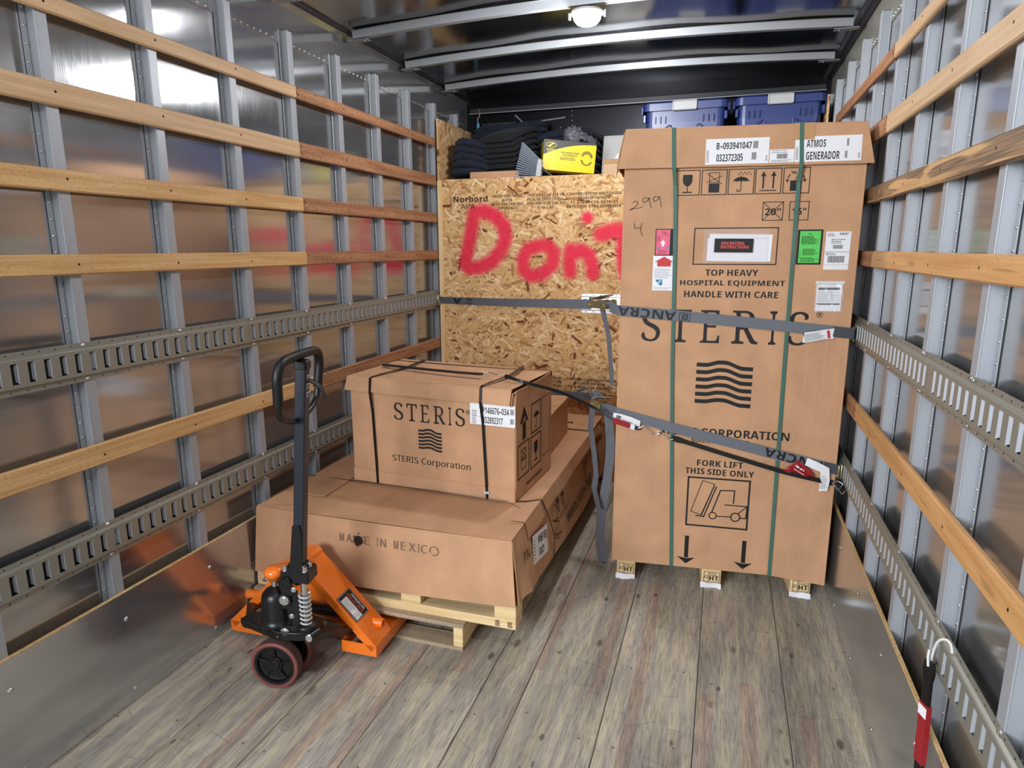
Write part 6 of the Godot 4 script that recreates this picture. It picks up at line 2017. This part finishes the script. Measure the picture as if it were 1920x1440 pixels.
func bin_contents() -> void:
	tote(-0.312, 2.153, -4.602, 0.0, 0.538, "blue lidded tote with a gray latch, the one over the carton's barcode label")
	tote(0.262, 2.153, -4.602, 0.03, 0.530, "blue lidded tote with a gray latch, the one beside the right wall")
	# brown carton standing behind the board with only its rim showing
	var k := thing("open_carton", "brown carton behind the flake board, only its plain rim showing below the blankets", "cardboard box", at(-1.56, 0, -4.74))
	var kb := mb()
	kb.ab(-0.34, 0.76, 0.0, 2.10, -0.30, 0.295, 0.004)
	put("body", kb, M.cardboard, k)
	put("front_flap", mb().ab(-0.18, 0.175, 2.02, 2.152, 0.2955, 0.300, 0.001), M.cardboard, k)
	blanket("quilted navy moving blanket slumped at the left end, above the carton rim", Transform3D(Basis(UP, 0.30) * Basis(V3(0, 0, 1), -0.12), V3(-1.80, 2.13, -4.62)), V3(0.27, 0.24, 0.34), 5, 1, M.blanket, 0.012)
	blanket("charcoal moving blanket folded in thick curving layers, behind the broom", Transform3D(Basis(UP, 1.35) * Basis(V3(0, 0, 1), 0.28), V3(-1.49, 2.12, -4.70)), V3(0.36, 0.34, 0.30), 9, 2, M.dark_blanket, 0.004)
	blanket("navy moving blanket heaped highest, against the front wall", Transform3D(Basis(UP, 0.06) * Basis(V3(0, 0, 1), 0.06), V3(-1.60, 2.335, -4.98)), V3(0.58, 0.21, 0.20), 5, 3, M.blanket, 0.010)
	blanket("navy moving blanket folded flat behind the yellow box", Transform3D(Basis(UP, -0.05), V3(-1.13, 2.125, -4.90)), V3(0.42, 0.33, 0.32), 7, 4, M.blanket, 0.010)
	# yellow and charcoal parts box, tipped to the right
	var T := Transform3D(Basis(UP, 0.38) * Basis(V3(0, 0, 1), -0.080), V3(-1.249, 2.166, -4.548))
	var y := thing("parts_box", "yellow and charcoal parts carton tipped on the blankets, printed with two curved shoes", "cardboard box", T)
	put("body", mb().ab(0, 0.366, 0.0, 0.198, -0.15, 0.0, 0.002), M.yellow_card, y)
	var ch := mb()
	var pc := [V(0.0, 0.1995), V(0.0, 0.098)]
	for q in 13:
		var u := q / 12.0
		pc.append(V(u * 0.366, 0.098 + 0.088 * (1.0 - pow(1.0 - u, 2.2)) if u > 0 else 0.098))
	pc.append(V(0.366, 0.1995))
	ch.extr(pc, 0.0002, 0.0012)
	ch.ab(-0.0008, 0.3668, 0.1985, 0.1998, -0.151, 0.0010)
	put("charcoal_band", ch, M.charcoal_card, y)
	var yt := mb()
	yt.text("ALLIANCE", F.bold, 0.022, 0.078, 0.128, 0.142, 0.0022)
	yt.text("TRUCK PARTS", F.bold, 0.026, 0.074, 0.117, 0.124, 0.0022)
	for r in [0, 1]:
		for s in 20:
			var a0 := TAU * s / 20.0
			var a1 := TAU * (s + 1) / 20.0
			var c0 := V(0.052 + cos(a0) * 0.036, 0.166 + sin(a0) * 0.015)
			var c1 := V(0.052 + cos(a1) * 0.036, 0.166 + sin(a1) * 0.015)
			if r == 0: yt.line([c0, c1], 0.0035, 0.0022, false, false)
	yt.poly([V(0.026, 0.156), V(0.058, 0.178), V(0.066, 0.178), V(0.072, 0.172), V(0.060, 0.170), V(0.046, 0.156)], 0.0022)
	put("emblem", yt, M.yellow_card, y)
	var yp := mb()
	yp.text("TWO BRAKE SHOES", F.bold, 0.118, 0.252, 0.116, 0.128, 0.0014)
	yp.text("AND HARDWARE KIT", F.bold, 0.134, 0.236, 0.100, 0.112, 0.0014)
	rows_of_print(yp, 0.118, 0.256, 0.074, 0.092, 3, 0.0035, 0.0014, 80)
	for q in 2:
		for s in 12:
			var a := (0.25 if q == 0 else PI + 0.25) + s * 0.22
			var c := V(0.304, 0.090 + (0.004 if q == 0 else -0.004))
			var o := V(cos(a) * 0.040, sin(a) * 0.042)
			yp.line([c + o * 0.82, c + o + V(0, 0.006)], 0.0052, 0.0014, 0, false)
			yp.line([c + o * 0.72, c + o * 0.80], 0.0030, 0.0014, 0, false)
	put("lettering", yp, M.charcoal_card, y)
	# broom head on its side
	var bt := thing("broom", "gray push broom head lying on its side in front of the yellow box", "broom", at(-1.262, 2.113, -4.452, 0.0))
	put("brush_block", mb().extr([V(-0.002, -0.01), V(0.030, -0.02), V(0.040, 0.06), V(0.036, 0.105), V(0.018, 0.11), V(0.006, 0.06)], -0.03, 0.012), M.gray_plastic, bt)
	rng.seed = 90
	for row in 3:
		for q in 15:
			var u := q / 14.0
			var a := V3(lerpf(0.000, 0.024, u), lerpf(-0.004, 0.104, u), -0.024 + row * 0.014)
			var e := V3(lerpf(-0.150, -0.098, u) + (0.0 if u < 0.75 else 0.0), lerpf(0.0, 0.216, pow(u, 0.9)), -0.028 + row * 0.020)
			put("bristle_tuft", mb().cyl(a, e, 0.0026, 0.0056, 7), M.bristle, bt)
	put("handle_socket", mb().cyl(V3(0.03, 0.05, -0.01), V3(0.10, 0.0, -0.03), 0.012, 0.010, 14), M.black_plastic, bt)
	# small brown box and a white roll beside the tall carton
	var sb := thing("small_box", "little tan box with an open flap, between the yellow box and the tall carton", "cardboard box", at(-0.74, 2.106, -4.50))
	put("body", mb().ab(-0.075, 0.085, 0, 0.075, -0.12, 0.0, 0.002), M.tan_tape, sb)
	put("flap", mb().box(V3(0.0, 0.086, 0.006), V3(0.15, 0.03, 0.003), 0.001, Basis(V3(1, 0, 0), 0.3)), M.tan_tape, sb)
	var wr := thing("tape_roll", "white round roll standing behind the little tan box", "tape roll", at(-0.70, 2.106, -4.66))
	put("roll", mb().lathe([V(0.018, 0.03), V(0.062, 0.03), V(0.066, 0.026), V(0.066, -0.026), V(0.062, -0.03), V(0.018, -0.03), V(0.018, 0.03)], Transform3D(Basis(V3(1, 0, 0), PI / 2 - 0.15), V3(0, 0.1, 0)), 32), M.white_plastic, wr)
	put("hub_ring", mb().lathe([V(0.018, 0.032), V(0.026, 0.0325), V(0.028, 0.03)], Transform3D(Basis(V3(1, 0, 0), PI / 2 - 0.15), V3(0, 0.1, 0)), 32), M.gray_plastic, wr)
	var pn := thing("white_panel", "white rigid sheet leaning on the front wall, left of the blue totes", "panel", at(-0.63, 2.152, -5.0))
	put("sheet", mb().box(V3(0, 0.15, 0), V3(0.56, 0.28, 0.008), 0.002, Basis(V3(1, 0, 0), -0.25)), M.white_plastic, pn)
	put("edge_rail", mb().box(V3(0.06, 0.165, 0.075), V3(0.40, 0.022, 0.014), 0.003, Basis(V3(0, 0, 1), 0.10)), M.plywood_edge, pn)
	var fm := thing("wrap_film", "crumpled ball of clear plastic film above the yellow box", "plastic film", at(-1.065, 2.40, -4.70))
	rng.seed = 91
	var off := []
	for q in 400: off.append(rng.randf_range(0.55, 1.15))
	put("film", mb().surf(18, 18, func(u: float, v: float):
		var i := int(u * 18) * 19 + int(v * 18)
		if v > 0.99: i = int(u * 18) * 19
		var r: float = 0.062 * off[i] if u > 0.02 and u < 0.98 else 0.05
		return V3(cos(v * TAU) * sin(u * PI) * r * 1.2, cos(u * PI) * r, sin(v * TAU) * sin(u * PI) * r)), M.wrap_film, fm)
	put("tail", mb().surf(8, 4, func(u: float, v: float): return V3(0.05 + u * 0.11, lerpf(-0.02, 0.03, v) - 0.06 * u + 0.008 * sin(u * 19.0 + v * 7.0), 0.012 * sin(u * 13.0 + v * 5.0))), M.wrap_film, fm)
	var hk := thing("hanging_tag", "small blue tag hanging on a bent wire in the front left corner", "tag", at(-1.86, 2.56, -4.93))
	put("wire", mb().tube([V3(-0.02, 0.11, -0.03), V3(0.012, 0.10, 0.0), V3(0.014, 0.06, 0.0), V3(-0.006, 0.03, 0.0), V3(0, 0.0, 0.0)], 0.004, 8), M.bow_paint, hk)
	put("blue_tag", mb().box(V3(0.0, -0.035, 0), V3(0.022, 0.075, 0.006), 0.002), M.blue_ink, hk)

func loads() -> void:
	tall_carton()
	small_carton()
	middle_carton()
	long_carton()
	pallets()
	pallet_jack()
	straps()
	bin()
	bin_contents()

func _ready() -> void:
	lights()
	materials()
	floor_and_ends()
	side_wall(true)
	side_wall(false)
	roof()
	dome_light(-0.70, -3.345, 1.25, "round glowing dome light on the roof bow over the tall carton")
	dome_light(-0.70, -0.897, 0.7, "round glowing dome light on the roof bow nearest the rear opening")
	loads()
